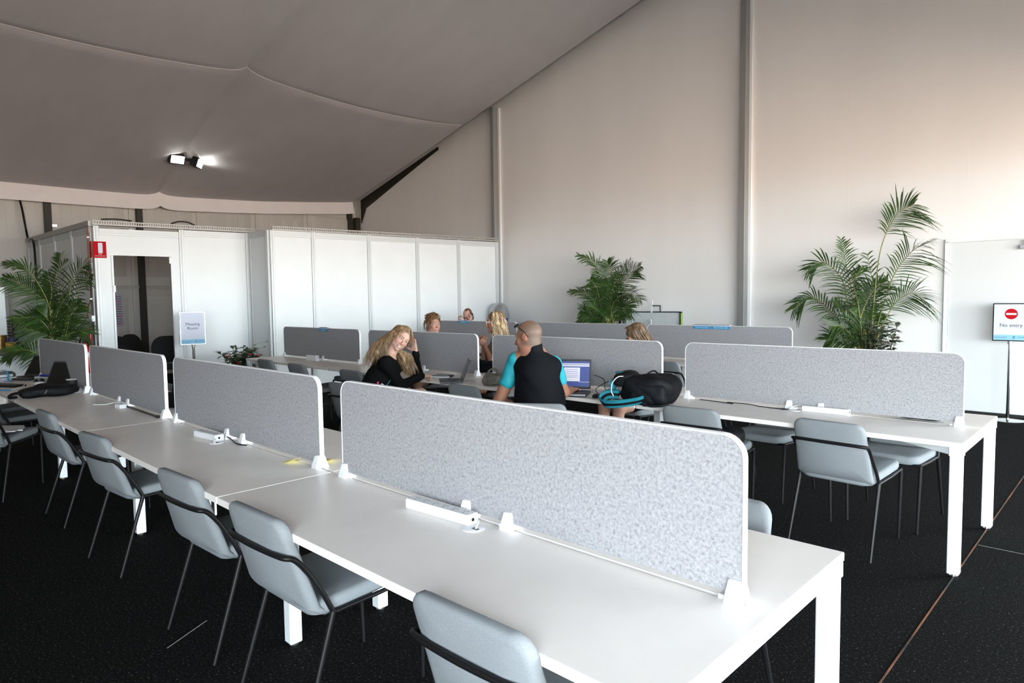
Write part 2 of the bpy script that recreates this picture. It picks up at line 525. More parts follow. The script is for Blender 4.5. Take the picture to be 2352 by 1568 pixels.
# ---------------------------------------------------------------- meeting room booth of shell scheme panels
bo = structure('wall_partition', 'white shell scheme partition of the meeting room')
B0 = Vector((-10.832, 1.258, 0)); B1 = Vector((-10.512, 3.521, 0)); B2 = Vector((-9.818, 3.527, 0)); B3 = Vector((-9.172, 8.178, 0)); BL = Vector((-14.7, 1.15, 0))
HB = 2.70


def shell(a, b, stops, door=None, h=HB, last=True):
    d = (b - a).normalized(); nrm = Vector((d.y, -d.x, 0))
    M = Matrix((d, -nrm, Vector((0, 0, 1)))).transposed()
    for i, s in enumerate(stops):
        if i == len(stops) - 1 and not last: break
        p = a + d * s
        MB().box(p + Vector((0, 0, h / 2)), (0.075, 0.06, h), 0, M).box(p + nrm * 0.032 + Vector((0, 0, h / 2)), (0.016, 0.008, h), 0, M).build('post', profw, bo, bevel=0.004)
    for s0, s1 in zip(stops[:-1], stops[1:]):
        p = a + d * (s0 + s1) / 2; w = s1 - s0 - 0.075
        gz = 0.035 if door and door[0] > s0 and door[0] < s1 else 0.0
        MB().box(p + Vector((0, 0, h - 0.055 - gz)), (w, 0.045, 0.10), 0, M).box(p + nrm * 0.024 + Vector((0, 0, h - 0.055 - gz)), (w, 0.006, 0.035), 0, M).build('rail', profw, bo, bevel=0.003)
        MB().box(p + Vector((0, 0, 0.03)), (w, 0.045, 0.06), 0, M).build('rail', profw, bo, bevel=0.003)
        if door and door[0] > s0 and door[0] < s1:
            hd = door[2]; h0 = h; h = h - 0.035
            MB().box(a + d * (s0 + 0.0375 + door[0]) * 0.5 + d * 0.0 + Vector((0, 0, h / 2 - 0.02)), (door[0] - s0 - 0.0375, 0.03, h - 0.16), 0, M).build('panel', panelw, bo)
            MB().box(a + d * (s1 - 0.0375 + door[1]) * 0.5 + Vector((0, 0, h / 2 - 0.02)), (s1 - 0.0375 - door[1], 0.03, h - 0.16), 0, M).build('panel', panelw, bo)
            MB().box(a + d * (door[0] + door[1]) / 2 + Vector((0, 0, (hd + h - 0.1) / 2)), (door[1] - door[0], 0.03, h - 0.1 - hd), 0, M).build('panel', panelw, bo)
            for q in (door[0] - 0.012, door[1] + 0.012):
                MB().box(a + d * q + Vector((0, 0, hd / 2)), (0.03, 0.06, hd), 0, M).build('door_jamb', profw, bo, bevel=0.003)
            MB().box(a + d * (door[1] - 0.01) + nrm * 0.03 + Vector((0, 0, hd - 0.06)), (0.03, 0.03, 0.10), 0, M).box(a + d * (door[0]) + nrm * 0.03 + Vector((0, 0, 1.75)), (0.03, 0.03, 0.10), 0, M).build('hinge', white, bo)
            h = h0
        else:
            MB().box(p + Vector((0, 0, h / 2)), (w, 0.018, h - 0.15), 0, M).build('panel', panelw, bo)


LA = (B1 - B0).length; LB = (B3 - B2).length
shell(B0, B1, (0.045, 1.215, LA - 0.04), door=(0.25, 1.045, 2.26))
shell(B1 - (B2 - B1).normalized() * 0.0, B2, (0.03, (B2 - B1).length - 0.04))
shell(B2, B3, (0.05, 0.745, 1.78, 2.775, 3.71, 4.66))
shell(BL, B0, (0.04, 0.9, 1.88, 2.86, (B0 - BL).length - 0.05), last=False)
# perforated cable tray along the top
def tray(a, b, z=HB + 0.005, off=0.0):
    d = (b - a); L = d.length; d = d.normalized(); nrm = Vector((d.y, -d.x, 0))
    M = Matrix((d, -nrm, Vector((0, 0, 1)))).transposed()
    mb = MB()
    c = (a + b) / 2 + nrm * off
    mb.box(c + Vector((0, 0, z + 0.006)), (L, 0.10, 0.012), 0, M)
    for s in (-1, 1):
        mb.box(c + nrm * 0.05 * s + Vector((0, 0, z + 0.010)), (L, 0.004, 0.02), 0, M)
        mb.box(c + nrm * 0.05 * s + Vector((0, 0, z + 0.062)), (L, 0.004, 0.014), 0, M)
    k = int(L / 0.033)
    for i in range(k):
        p = a + nrm * (off + 0.05) + d * (L * (i + 0.5) / k)
        mb.box(p + Vector((0, 0, z + 0.037)), (0.013, 0.004, 0.036), 0, M)
    o = mb.build('cable_tray', trayg, bo, smooth=False)
    return o


tray(B0, B1 + (B1 - B0).normalized() * 0.2)
tray(B2 + Vector((-0.1, 0.1, 0)), B3)
MB().bar(BL + Vector((0, 0, HB + 0.03)), B0 + Vector((0, 0, HB + 0.03)), 0.10, 0.08).build('cable_tray', trayg, bo)
# back of the meeting room: chairs round a table, seen through the doorway
# ================================================================ desks, screens, chairs
TH = 0.73
D = 0.53


def make_desk(name, x0, x1, yc, endL, endR, label, group):
    """one bench module, x0 < x1; open ends get corner legs and an end rail"""
    t = thing(name, label, 'desk', ((x0 + x1) / 2, yc, 0), 0, group)
    L = x1 - x0
    hx = L / 2
    for s in (-1, 1):
        MB().box((0, s * (D / 2 + 0.003), TH - 0.014), (L - 0.006, D - 0.006, 0.028)).build('desktop', laminate, t, bevel=0.0025)
    MB().box((0, 0, TH - 0.020), (L - 0.02, 0.05, 0.006)).build('cable_channel', mat('channel', (0.66, 0.64, 0.60), 0.5), t)
    def leg(x, y):
        o = MB().box((x, y, 0.347), (0.056, 0.056, 0.655)).build('leg', white, t, bevel=0.004)
        MB().cyl((x, y, 0.0), 0.021, 0.009, 14).cyl((x, y, 0.009), 0.009, 0.014, 10).build('glide', chrome, o)
    for sgn, end in ((-1, endL), (1, endR)):
        if end:
            x = sgn * (hx - 0.036)
            for s in (-1, 1):
                y = s * (D - 0.036)
                leg(x, y)
                MB().box((x, y, TH - 0.028 - 0.024), (0.064, 0.064, 0.048)).build('leg_collar', white, t, bevel=0.003)
                MB().bar((x - sgn * 0.03, y, TH - 0.05), (x - sgn * 0.40, s * 0.23, TH - 0.05), 0.03, 0.042).build('brace', white, t, bevel=0.002)
            MB().box((x, 0, TH - 0.028 - 0.022), (0.05, 2 * D - 0.13, 0.044)).build('end_rail', white, t, bevel=0.003)
        elif sgn == -1:      # shared inset legs stand under the seam at the module's far end
            x = -hx + 0.01
            for s in (-1, 1): leg(x, s * 0.228)
            MB().box((x, 0, TH - 0.028 - 0.02), (0.05, 0.62, 0.04)).build('cross_rail', white, t, bevel=0.003)
    for s in (-1, 1):
        MB().box((0, s * 0.23, TH - 0.028 - 0.02), (L - 0.10, 0.03, 0.038)).build('beam', white, t, bevel=0.002)
    return t


def make_screen(x0, x1, yc, label, group):
    w = x1 - x0; h = 1.162 - 0.752
    t = thing('desk_screen', label, 'desk divider', ((x0 + x1) / 2, yc, 0), 0, group)
    P = rrect(w - 0.008, h - 0.004, 0.058, 7, False)
    Q = rrect(w, h, 0.062, 7, False)
    MB().prism(P, lambda p: (p[0], -0.0085, 0.752 + p[1]), lambda p: (p[0], 0.0085, 0.752 + p[1])).build('felt_panel', felt, t, ang=40)
    k = len(P); b = MB()
    # the white band runs down one side, over the top, down the other; outline order starts right-top
    out = [Q[-1]] + Q[:-1]; inn = [P[-1]] + P[:-1]
    v = []
    for (a, c) in zip(out, inn):
        v += [(a[0], -0.0105, 0.752 + a[1]), (a[0], 0.0105, 0.752 + a[1]), (c[0], 0.0105, 0.752 + c[1]), (c[0], -0.0105, 0.752 + c[1])]
    n = len(out)
    b.add(v, [(4 * i + q, 4 * i + (q + 1) % 4, 4 * i + 4 + (q + 1) % 4, 4 * i + 4 + q) for i in range(n - 1) for q in range(4)] + [(3, 2, 1, 0), (4 * n - 4, 4 * n - 3, 4 * n - 2, 4 * n - 1)])
    b.build('edge_band', plastic, t, ang=40)
    for cx in (-w / 2 + 0.022, -0.105, 0.105, w / 2 - 0.022):
        c = MB()
        c.add([(cx - 0.024, -0.036, TH), (cx + 0.024, -0.036, TH), (cx + 0.024, 0.036, TH), (cx - 0.024, 0.036, TH), (cx - 0.017, -0.017, TH + 0.06), (cx + 0.017, -0.017, TH + 0.06), (cx + 0.017, 0.017, TH + 0.06), (cx - 0.017, 0.017, TH + 0.06)],
              [(3, 2, 1, 0), (4, 5, 6, 7), (0, 1, 5, 4), (1, 2, 6, 5), (2, 3, 7, 6), (3, 0, 4, 7)])
        c.box((cx + (0.034 if cx < 0 else -0.034), 0, TH + 0.006), (0.026, 0.03, 0.012))
        c.build('clamp', plastic, t, bevel=0.003)
    return t


SA = (0.0, -2.04, -4.085, -6.12, -8.12)
SB = (-0.035, -2.05, -4.18, -6.34, -8.52)
SC = (-2.12, -4.22, -6.45, -8.72)
YA, YB, YC = 0.0, 3.02, 5.85
rown = ('front', 'middle', 'back')
ordn = ('nearest', 'second', 'third', 'farthest')
desk_l = {
    (0, 0): 'white bench desk nearest the camera, bare but for a power strip',
    (0, 1): 'white bench desk in the front row with yellow sticky notes at its screen',
    (0, 2): 'white bench desk in the front row with a small white plug block on it',
    (0, 3): 'white bench desk covered with laptops, papers and cups',
    (1, 0): 'white bench desk with a black cable along its screen, behind the front row',
    (1, 1): 'white bench desk holding the black and teal backpack',
    (1, 2): 'white bench desk the laughing blonde woman leans on',
    (1, 3): 'white bench desk by the partition carrying an upright white socket block',
    (2, 0): 'white bench desk of the back row under two blue reserved signs',
    (2, 1): 'white bench desk of the back row in front of the middle palm',
    (2, 2): 'white bench desk where the man on the phone sits',
}
for r, (SS, y) in enumerate(((SA, YA), (SB, YB), (SC, YC))):
    for i in range(len(SS) - 1):
        make_desk('bench_desk', SS[i + 1] + 0.0015, SS[i] - 0.0015, y, i == len(SS) - 2, i == 0, desk_l[(r, i)], 'white bench desks in the %s row' % rown[r])
scr_l = {
    (0, 0): 'largest grey felt desk screen, nearest the camera, with white edge band',
    (0, 1): 'grey felt screen in the front row with yellow notes at its right foot',
    (0, 2): 'grey felt screen in the front row in front of the meeting room doorway',
    (0, 3): 'grey felt screen behind the laptops and cups, in front of the fire extinguisher',
    (1, 0): 'wide grey felt screen of the middle row in front of the tall right palm',
    (1, 1): 'grey felt screen of the middle row behind the open laptop and backpack',
    (1, 2): 'grey felt screen of the middle row behind the blonde woman',
    (1, 3): 'grey felt screen of the middle row by the partition with one blue sign on top',
    (2, 0): 'grey felt screen of the back row carrying two blue reserved signs',
    (2, 1): 'grey felt screen of the back row just below the middle palm',
    (2, 2): 'grey felt screen of the back row hiding the man on the phone',
}
SCR = {0: ((-1.9444, -0.0752), (-3.9924, -2.1356), (-5.9901, -4.1716), (-7.9595, -6.1359)),
       1: ((-1.9391, -0.1291), (-4.0717, -2.1439), (-6.2426, -4.287), (-8.4059, -6.4364)),
       2: ((-4.085, -2.215), (-6.42, -4.305), (-8.65, -6.43))}
for r, y in ((0, YA), (1, YB), (2, YC)):
    for i, (a, b) in enumerate(SCR[r]):
        make_screen(a, b, y, scr_l[(r, i)], 'grey felt screens on the %s row' % rown[r])


# ---- chair: upholstered seat and back on a thin black tube frame; faces +y, origin between its feet
def pad(w, h, t, r, fn, n=9, wtop=None):
    """a soft rounded cushion: outline w x h with corner radius r, thickness t; fn maps (u, v, w) to space"""
    b = MB()
    prof = [(-t / 2 * 0.25, 0.020), (-t / 2 * 0.0, 0.0)]
    loops = []
    nn = 5
    for (zz, ins) in ((-t / 2, 0.022), (-t * 0.40, 0.008), (-t * 0.2, 0.0015), (t * 0.2, 0.0015), (t * 0.40, 0.008), (t / 2, 0.022)):
        P = []
        for (px_, py_) in rrect(w - 2 * ins, h - 2 * ins, max(r - ins, 0.012), nn, True):
            y = py_ + ins
            k = 1.0
            if wtop: k = 1 + (wtop / w - 1) * (y / h)
            P.append(fn(px_ * k, y, zz))
        loops.append(P)
    k = len(loops[0])
    for P in loops: b.v += [tuple(p) for p in P]
    for i in range(len(loops) - 1):
        for j in range(k):
            b.f.append((i * k + j, i * k + (j + 1) % k, (i + 1) * k + (j + 1) % k, (i + 1) * k + j)); b.m.append(0)
    # domed caps
    for base, off, flip in ((0, -0.006, True), ((len(loops) - 1) * k, 0.006, False)):
        zz = (-t / 2 - 0.006) if flip else (t / 2 + 0.006)
        inner = []
        for (px_, py_) in rrect(w * 0.62, h * 0.62, 0.05, nn, True):
            y = py_ + h * 0.19
            kk = 1 + (wtop / w - 1) * (y / h) if wtop else 1.0
            inner.append(fn(px_ * kk, y, zz))
        o = len(b.v); b.v += [tuple(p) for p in inner]
        for j in range(k):
            q = (base + j, base + (j + 1) % k, o + (j + 1) % k, o + j)
            b.f.append(q if not flip else q[::-1]); b.m.append(0)
        b.f.append(tuple(range(o, o + k)) if not flip else tuple(reversed(range(o, o + k)))); b.m.append(0)
    return b


def make_chair():
    t = thing('upholstered_chair', 'x', 'chair')
    # seat, slightly dished, rounded front
    def sf(u, v, w):
        y = -0.168 + v
        return Vector((u, y, 0.425 + w + 0.03 * (v / 0.52) + 0.012 * (u / 0.2) ** 2))
    pad(0.430, 0.488, 0.06, 0.07, sf, wtop=0.43).build('seat', fabric, t, ang=60)
    def bf(u, v, w):
        y = -0.187 - v * 0.225 - w + 0.012 * (u / 0.2) ** 2
        if v < 0.11: y += (0.11 - v) ** 2 * 7.5
        return Vector((u, y, 0.396 + v * 0.985))
    pad(0.435, 0.392, 0.048, 0.055, bf, wtop=0.40).build('backrest', fabric, t, ang=60)
    zt = 0.658
    back = spline([(-0.209, -0.185, 0.585), (-0.211, -0.238, 0.645), (-0.185, -0.274, zt), (0, -0.288, zt + 0.003), (0.185, -0.274, zt), (0.211, -0.238, 0.645), (0.209, -0.185, 0.585)], 6)
    P = [(-0.226, -0.105, 0.424), (-0.222, -0.135, 0.490), (-0.214, -0.185, 0.580)] + [p for p in back if p.z > 0.615] + [(0.214, -0.185, 0.580), (0.222, -0.135, 0.490), (0.226, -0.105, 0.424)]
    MB().tube(P, 0.0098, 8).build('back_tube', black, t, ang=80)
    f = MB()
    for s in (-1, 1):
        f.tube([(s * 0.226, -0.105, 0.422), (s * 0.224, 0.10, 0.426), (s * 0.215, 0.300, 0.434)], 0.0085, 8)
    f.tube([(-0.215, 0.300, 0.434), (0.215, 0.300, 0.434)], 0.0085, 8)
    f.tube([(-0.224, -0.10, 0.415), (0.224, -0.10, 0.415)], 0.0085, 8)
    f.build('seat_frame', black, t, ang=80)
    for s in (-1, 1):
        MB().tube([(s * 0.226, -0.105, 0.426), (s * 0.236, -0.245, 0.0)], [0.0115, 0.0078], 8).build('leg', black, t, ang=80)
        MB().tube([(s * 0.215, 0.298, 0.434), (s * 0.205, 0.305, 0.0)], [0.0105, 0.0078], 8).build('leg', black, t, ang=80)
    return t


chair0 = make_chair()
chair_used = [False]


def chair(x, y, rz, label, group):
    if not chair_used[0]:
        chair_used[0] = True
        o = chair0; o.location = (x, y, 0); o.rotation_euler = (0, 0, rz); o['label'] = label; o['group'] = group
        return o
    return dup(chair0, (x, y, 0), rz, label, group)


G1 = 'blue grey chairs along the near side of the front row'
chair(-0.50, -0.305, 0.02, 'pale blue grey chair in the nearest foreground, cut by the lower frame edge', G1)
chair(-1.618, -0.30, 0.02, 'blue grey chair second from the camera in the front row, black tube across its back', G1)
chair(-2.374, -0.30, 0.045, 'blue grey chair third from the camera along the front row', G1)
chair(-3.671, -0.305, 0.09, 'blue grey chair fourth from the camera along the front row', G1)
chair(-4.86, -0.30, 0.03, 'blue grey chair fifth from the camera, in front of the small plug block', G1)
chair(-6.02, -0.73, 0.85, 'dark grey chair at the left edge with folded papers on its seat', G1)
chair(-7.18, -0.35, 0.0, 'dark grey chair at the left edge in front of the cluttered desk', G1)
chair(-7.85, -0.40, 0.0, 'dark grey chair seat farthest along the left edge under the cluttered desk', G1)
G2 = 'blue grey chairs on the far side of the front row'
chair(-0.49, 0.42, PI, 'pale chair back showing just past the right end of the nearest screen', G2)
chair(-5.74, 0.30, PI, 'grey chair seen through the gap beside the meeting room doorway screen', G2)
G3 = 'blue grey chairs along the near side of the middle row'
chair(-0.671, 2.69, -0.065, 'blue grey chair at the right end of the middle row, back and legs in view', G3)
chair(-1.55, 2.62, 0.05, 'blue grey chair with a black bag on its seat, below the backpack', G3)
chair(-2.57, 2.075, 0.55, 'blue grey chair the bald man in the black vest sits on', G3)
chair(-3.60, 2.46, -0.03, 'empty dark grey chair between the blonde woman and the bald man', G3)
chair(-4.58, 1.86, 0.03, 'grey chair the blonde woman sits on, pulled back from the desk', G3)
chair(-5.49, 2.53, 0.0, 'dark grey chair back just left of the blonde woman', G3)
chair(-6.65, 2.53, 0.0, 'dark grey chair second from the left end of the middle row', G3)
chair(-7.54, 2.57, 0.0, 'dark grey chair at the left end of the middle row near the flowering plant', G3)
G4 = 'blue grey chairs on the far side of the middle row'
chair(-0.58, 3.42, PI, 'blue grey chair seat showing under the right end of the middle row desk', G4)
chair(-1.45, 3.48, PI, 'blue grey chair seat showing under the desk beside the black bag', G4)
chair(-2.84, 3.80, PI - 0.1, 'pale chair behind the backpack desk, its woman half hidden by the screen', G4)
chair(-4.62, 3.80, PI - 0.3, 'dark chair the woman in glasses sits on', G4)
chair(-5.86, 3.78, PI, 'dark chair the curly haired woman sits on', G4)
chair(-7.22, 3.52, PI, 'grey chair back peeping between two screens left of the blonde woman', G4)
G5 = 'blue grey chairs of the back row'
chair(-3.36, 5.32, 0.0, 'blue grey chair in front of the back row, seen past the screen behind the backpack', G5)
chair(-2.58, 5.26, 0.0, 'dark grey chair under the back row desk, seen between two middle row screens', G5)
chair(-8.42, 6.66, PI, 'dark chair the man on the phone sits on', G5)
# ================================================================ things on and around the desks
DT = TH + 0.0005
slot = mat('socket_slot', (0.10, 0.10, 0.105), 0.6)
pale = mat('socket_face', (0.70, 0.71, 0.73), 0.4)
cable_w = mat('cable_white', (0.75, 0.74, 0.72), 0.5)
paper = mat('paper', (0.78, 0.79, 0.82), 0.8)
silver = mat('laptop_silver', (0.55, 0.56, 0.58), 0.35, 0.7)
charcoal = mat('charcoal_plastic', (0.03, 0.03, 0.033), 0.45)
scr_off = mat('screen_glass', (0.008, 0.009, 0.009), 0.12)
blue = mat('sign_blue', (0.03, 0.27, 0.50), 0.5)
skyb = mat('sign_sky_blue', (0.28, 0.55, 0.76), 0.6, spec=0.15)
signw = mat('sign_white', (0.66, 0.68, 0.78), 0.6, spec=0.15)
signtxt = mat('sign_text_grey', (0.07, 0.075, 0.09), 0.8, spec=0.05)
redm = mat('signal_red', (0.46, 0.008, 0.014), 0.7, spec=0.08)
teal = mat('teal_fabric', (0.008, 0.19, 0.25), 0.75, var=0.15, scale=40)
bagb = mat('bag_black', (0.006, 0.0065, 0.008), 0.62, var=0.35, scale=14, bump=0.5, bscale=16, spec=0.16)


def power_strip(x, y, rz, label, n=6, L=0.33, group=None):
    t = thing('power_strip', label, 'power strip', (x, y, DT), rz, group)
    MB().box((0, 0, 0.019), (L, 0.055, 0.036)).build('case', plastic, t, bevel=0.004)
    f = MB().box((0, 0, 0.0375), (L - 0.012, 0.047, 0.002)).build('socket_face', pale, t)
    for i in range(n):
        cx = -L / 2 + 0.035 + i * (L - 0.075) / max(1, n - 1)
        o = MB()
        for (dx, dy, a) in ((-0.007, 0.006, 0.6), (0.007, 0.006, -0.6), (0, -0.009, 0)):
            o.box((cx + dx, dy, 0.0388), (0.0022, 0.008, 0.0012), 0, Matrix.Rotation(a, 3, 'Z'))
        o.build('socket', slot, f)
    MB().tube([(L / 2, -0.004, 0.02), (L / 2 + 0.002, -0.004, 0.02)], 0.006, 12).build('reset_button', blackp, t)
    return t


def grommet(x, y, label, wire):
    t = thing('cable_grommet', label, 'grommet', (x, y, DT), 0, 'round cable grommets in the desks')
    MB().lathe((0, 0, 0), [(0.040, 0), (0.040, 0.0025), (0.036, 0.004), (0.002, 0.004)], 28).build('cover', plastic, t, ang=50)
    MB().box((0.018, -0.006, 0.0045), (0.026, 0.014, 0.001)).build('slot', slot, t)
    if wire: MB().tube(spline(wire), 0.0035, 8).build('cord', cable_w, t, ang=80)
    return t


power_strip(-1.19, -0.070, 0.06, 'long white power strip lying under the nearest grey screen', group='white power strips on the desks')
grommet(-1.0, -0.085, 'round white cable grommet at the end of the nearest power strip', [(-0.025, 0.03, 0.018), (0.0, 0.025, 0.02), (0.017, 0.0, 0.012), (0.018, -0.006, 0.0)])
power_strip(-3.25, -0.085, 0.1, 'white power strip under the second screen of the front row', 4, 0.25, group='white power strips on the desks')
grommet(-3.10, -0.10, 'round white cable grommet beside the second power strip', [(-0.02, 0.0, 0.018), (-0.005, -0.01, 0.02), (0.012, -0.02, 0.008), (0.018, -0.006, 0.0)])
power_strip(-0.89, 2.985, 0.05, 'white power strip under the right end of the middle row screen', 5, 0.29, group='white power strips on the desks')
grommet(-1.08, 2.965, 'round white cable grommet left of the middle row power strip', [(0.06, 0.025, 0.03), (0.0, 0.04, 0.03), (-0.04, 0.0, 0.006), (0.018, -0.006, 0.0)])
t = thing('plug_block', 'small white plug block with a pale cord in front of the third front row screen', 'adapter', (-4.93, -0.075, DT), 0.15)
MB().box((0, 0, 0.016), (0.085, 0.05, 0.032)).build('case', plastic, t, bevel=0.004)
MB().tube(spline([(-0.045, 0.01, 0.015), (-0.12, 0.06, 0.03), (-0.20, 0.05, 0.02), (-0.27, 0.0, 0.005), (-0.36, -0.04, 0.004)]), 0.004, 8).build('cord', cable_w, t, ang=80)
t = thing('socket_block', 'white socket block standing upright on the desk by the partition', 'power strip', (-7.40, 2.90, DT), 0.05)
MB().box((0, 0, 0.035), (0.24, 0.05, 0.07)).build('case', plastic, t, bevel=0.004)
MB().box((0.122, 0, 0.038), (0.004, 0.034, 0.05)).build('socket_face', pale, t)
MB().box((0.125, 0.002, 0.046), (0.002, 0.012, 0.012)).build('switch', slot, t)


# black cable lying along the middle row screen
t = MB().tube(spline([(-1.80, 2.985, 0.734), (-1.66, 2.972, 0.734), (-1.52, 2.95, 0.734), (-1.58, 2.985, 0.734), (-1.42, 2.985, 0.736), (-1.32, 2.955, 0.734), (-1.20, 2.945, 0.734), (-1.13, 2.965, 0.734), (-1.15, 2.935, 0.734), (-1.175, 2.945, 0.734), (-1.15, 2.972, 0.734)], 8), 0.0032, 7).build('cable', blackp, ang=80)
tag(t, 'thin black cable coiled along the foot of the middle row screen', 'cable')
t = MB().tube(spline([(-5.05, -0.025, 0.735), (-4.75, -0.03, 0.736), (-4.45, -0.035, 0.736), (-4.26, -0.035, 0.735)], 5), 0.006, 7).box((-4.25, -0.036, 0.738), (0.05, 0.02, 0.014)).build('cable', blackp, ang=60)
tag(t, 'black cord with a plug under the screen before the doorway', 'cable')
t = MB().tube(spline([(-3.35, -0.03, 0.735), (-3.15, -0.022, 0.745), (-2.97, -0.045, 0.735), (-2.88, -0.03, 0.736)], 5), 0.004, 7).build('cable', blackp, ang=60)
tag(t, 'short black cord behind the second power strip of the front row', 'cable')

# yellow sticky notes at the foot of a screen
yel = mat('sticky_yellow', (0.85, 0.78, 0.25), 0.8)
for (x, y, rz, lb) in ((-2.235, 0.09, 0.5, 'yellow sticky note curling behind the screen foot'), (-2.36, -0.032, 0.2, 'yellow sticky note slipped under the screen edge')):
    t = thing('sticky_note', lb, 'note', (x, y, DT), rz, 'yellow sticky notes')
    m_ = MB(); n = 5
    v = [(-0.038 + 0.076 * i / n, s * 0.038, 0.001 + 0.02 * (i / n) ** 2) for i in range(n + 1) for s in (-1, 1)]
    m_.add(v, [(2 * i, 2 * i + 2, 2 * i + 3, 2 * i + 1) for i in range(n)])
    m_.build('sheet', yel, t)


# ---------------------------------------------------------------- laptops
def laptop(x, y, rz, label, w=0.33, d=0.235, ang=105, body=charcoal, disp=None, thick=0.02, group=None):
    t = thing('laptop', label, 'laptop', (x, y, DT), rz, group)
    MB().box((0, 0, thick / 2 + 0.001), (w, d, thick)).build('base', body, t, bevel=0.003)
    kb = MB()
    for r in range(5):
        for c in range(13):
            kb.box((-w / 2 + 0.030 + c * (w - 0.06) / 12, d / 2 - 0.045 - r * 0.019, thick + 0.0022), (0.0165, 0.0155, 0.0024))
    kb.build('keyboard', blackp, t, smooth=False)
    MB().box((0, -d / 2 + 0.045, thick + 0.0014), (0.095, 0.058, 0.001)).build('touchpad', mat('touchpad', (0.06, 0.06, 0.065), 0.4), t)
    a = math.radians(ang - 90); hy = d / 2 - 0.004
    up = Vector((0, math.sin(a), math.cos(a))); nr = Vector((0, -math.cos(a), math.sin(a)))
    M = Matrix((Vector((1, 0, 0)), -nr, up)).transposed()
    c0 = Vector((0, hy, thick + 0.002)); hgt = d * 0.98
    lid = MB().box(c0 + up * hgt / 2, (w, 0.008, hgt), 0, M).build('lid', body, t, bevel=0.003)
    ds = MB().box(c0 + up * hgt / 2 + nr * 0.0044, (w - 0.026, 0.001, hgt - 0.036), 0, M).build('display', disp or scr_off, lid)
    MB().tube([c0 + Vector((-w * 0.38, 0, 0)), c0 + Vector((w * 0.38, 0, 0))], 0.006, 10).build('hinge', charcoal, t)
    return t, c0, up, nr, hgt, lid


ds = mat('display_blue', (0.035, 0.05, 0.16), 0.3, emit=0.55)
t, c0, up, nr, hg, lid = laptop(-2.755, 2.575, 0.50, 'open black laptop with a blue screen in front of the bald man', 0.34, 0.25, 104, charcoal, ds, 0.032)
M = Matrix((Vector((1, 0, 0)), -nr, up)).transposed()
dg = mat('display_grey', (0.28, 0.28, 0.32), 0.3, emit=0.5)
dl = mat('display_light', (0.40, 0.40, 0.44), 0.3, emit=0.5)
for (u, v, w_, h_, mm) in ((0.0, 0.205, 0.31, 0.012, dg), (-0.0, 0.190, 0.31, 0.010, dl), (0.01, 0.118, 0.135, 0.115, dl), (-0.09, 0.11, 0.05, 0.125, dg), (0.115, 0.055, 0.09, 0.003, dl)):
    MB().box(c0 + up * v + Vector((u, 0, 0)) + nr * 0.0054, (w_, 0.0006, h_), 0, M).build('window_pane', mm, lid)
for k in range(5):
    MB().box(c0 + up * (0.095 + 0.016 * k) + Vector((0.005, 0, 0)) + nr * 0.006, (0.11, 0.0004, 0.003), 0, M).build('text_line', mat('display_line', (0.05, 0.06, 0.2), 0.4, emit=0.6), lid)
MB().box((0, -0.124, 0.016), (0.33, 0.004, 0.012)).build('front_edge', silver, t)
laptop(-4.17, 2.545, -0.66, 'slim dark grey laptop seen edge on between the blonde woman and the man', 0.30, 0.215, 112, mat('space_grey', (0.09, 0.092, 0.10), 0.35, 0.6), scr_off, 0.014)
laptop(-6.66, -0.17, 0.62, 'open black laptop leaning back beside the paper cups, before the leftmost screen', 0.36, 0.25, 118, charcoal, scr_off, 0.022)
laptop(-7.95, -0.14, 0.50, 'open black laptop with a silver lid edge farther along the cluttered desk', 0.36, 0.25, 122, charcoal, scr_off, 0.022)

# mouse, cords, phones
t = thing('computer_mouse', 'black computer mouse with its cord by the laptop', 'mouse', (-2.475, 2.59, DT), 0.2)
MB().ell((0, 0, 0.012), (0.031, 0.055, 0.020), 18, 10).build('shell', blackp, t, ang=80)
MB().box((0, 0.03, 0.0315), (0.006, 0.016, 0.004)).build('scroll_wheel', mat('wheel_grey', (0.25, 0.25, 0.26), 0.5), t)
MB().tube(spline([(0, 0.05, 0.012), (-0.06, 0.12, 0.05), (0.0, 0.22, 0.10), (0.09, 0.20, 0.09), (0.10, 0.06, 0.02), (0.16, -0.03, 0.005), (0.24, -0.03, 0.005)]), 0.0028, 7).build('cord', blackp, t, ang=80)
t = MB().tube(spline([(-2.70, 2.86, 0.87), (-2.63, 2.90, 0.83), (-2.60, 2.88, 0.755), (-2.50, 2.88, 0.75), (-2.42, 2.82, 0.74), (-2.47, 2.78, 0.738), (-2.54, 2.80, 0.738)]), 0.003, 7).build('cable', blackp, ang=80)
tag(t, 'black charging cable looping beside the open laptop', 'cable')
t = MB().tube(spline([(-2.88, 2.49, 0.775), (-2.78, 2.53, 0.78), (-2.68, 2.60, 0.778), (-2.60, 2.68, 0.77)]), 0.0028, 7).build('cable', cable_w, ang=80)
tag(t, 'thin white cord lying across the black laptop keyboard', 'cable')
t = thing('notebook', 'black notebook with a phone on it, near the blonde woman', 'notebook', (-4.52, 2.735, DT), 0.55)
MB().box((0, 0, 0.010), (0.20, 0.14, 0.018)).build('cover', blackp, t, bevel=0.003)
MB().box((0.0, 0, 0.010), (0.196, 0.144, 0.012)).build('pages', paper, t)
t = thing('phone', 'dark phone lying on the black notebook', 'phone', (-4.52, 2.735, DT + 0.0195), 0.6)
MB().box((0, 0, 0.004), (0.14, 0.068, 0.008)).build('body', silver, t, bevel=0.002)
MB().box((0, 0, 0.0083), (0.130, 0.060, 0.0008)).build('screen', scr_off, t)
t = thing('phone', 'white phone at the desk edge in front of the slim laptop', 'phone', (-3.99, 2.40, TH - 0.0), 0.0)
bpy.data.objects.remove(t)
t = thing('earphones', 'small white earphone case at the desk edge by the slim laptop', 'earphones', (-4.05, 2.522, DT), 0.3)
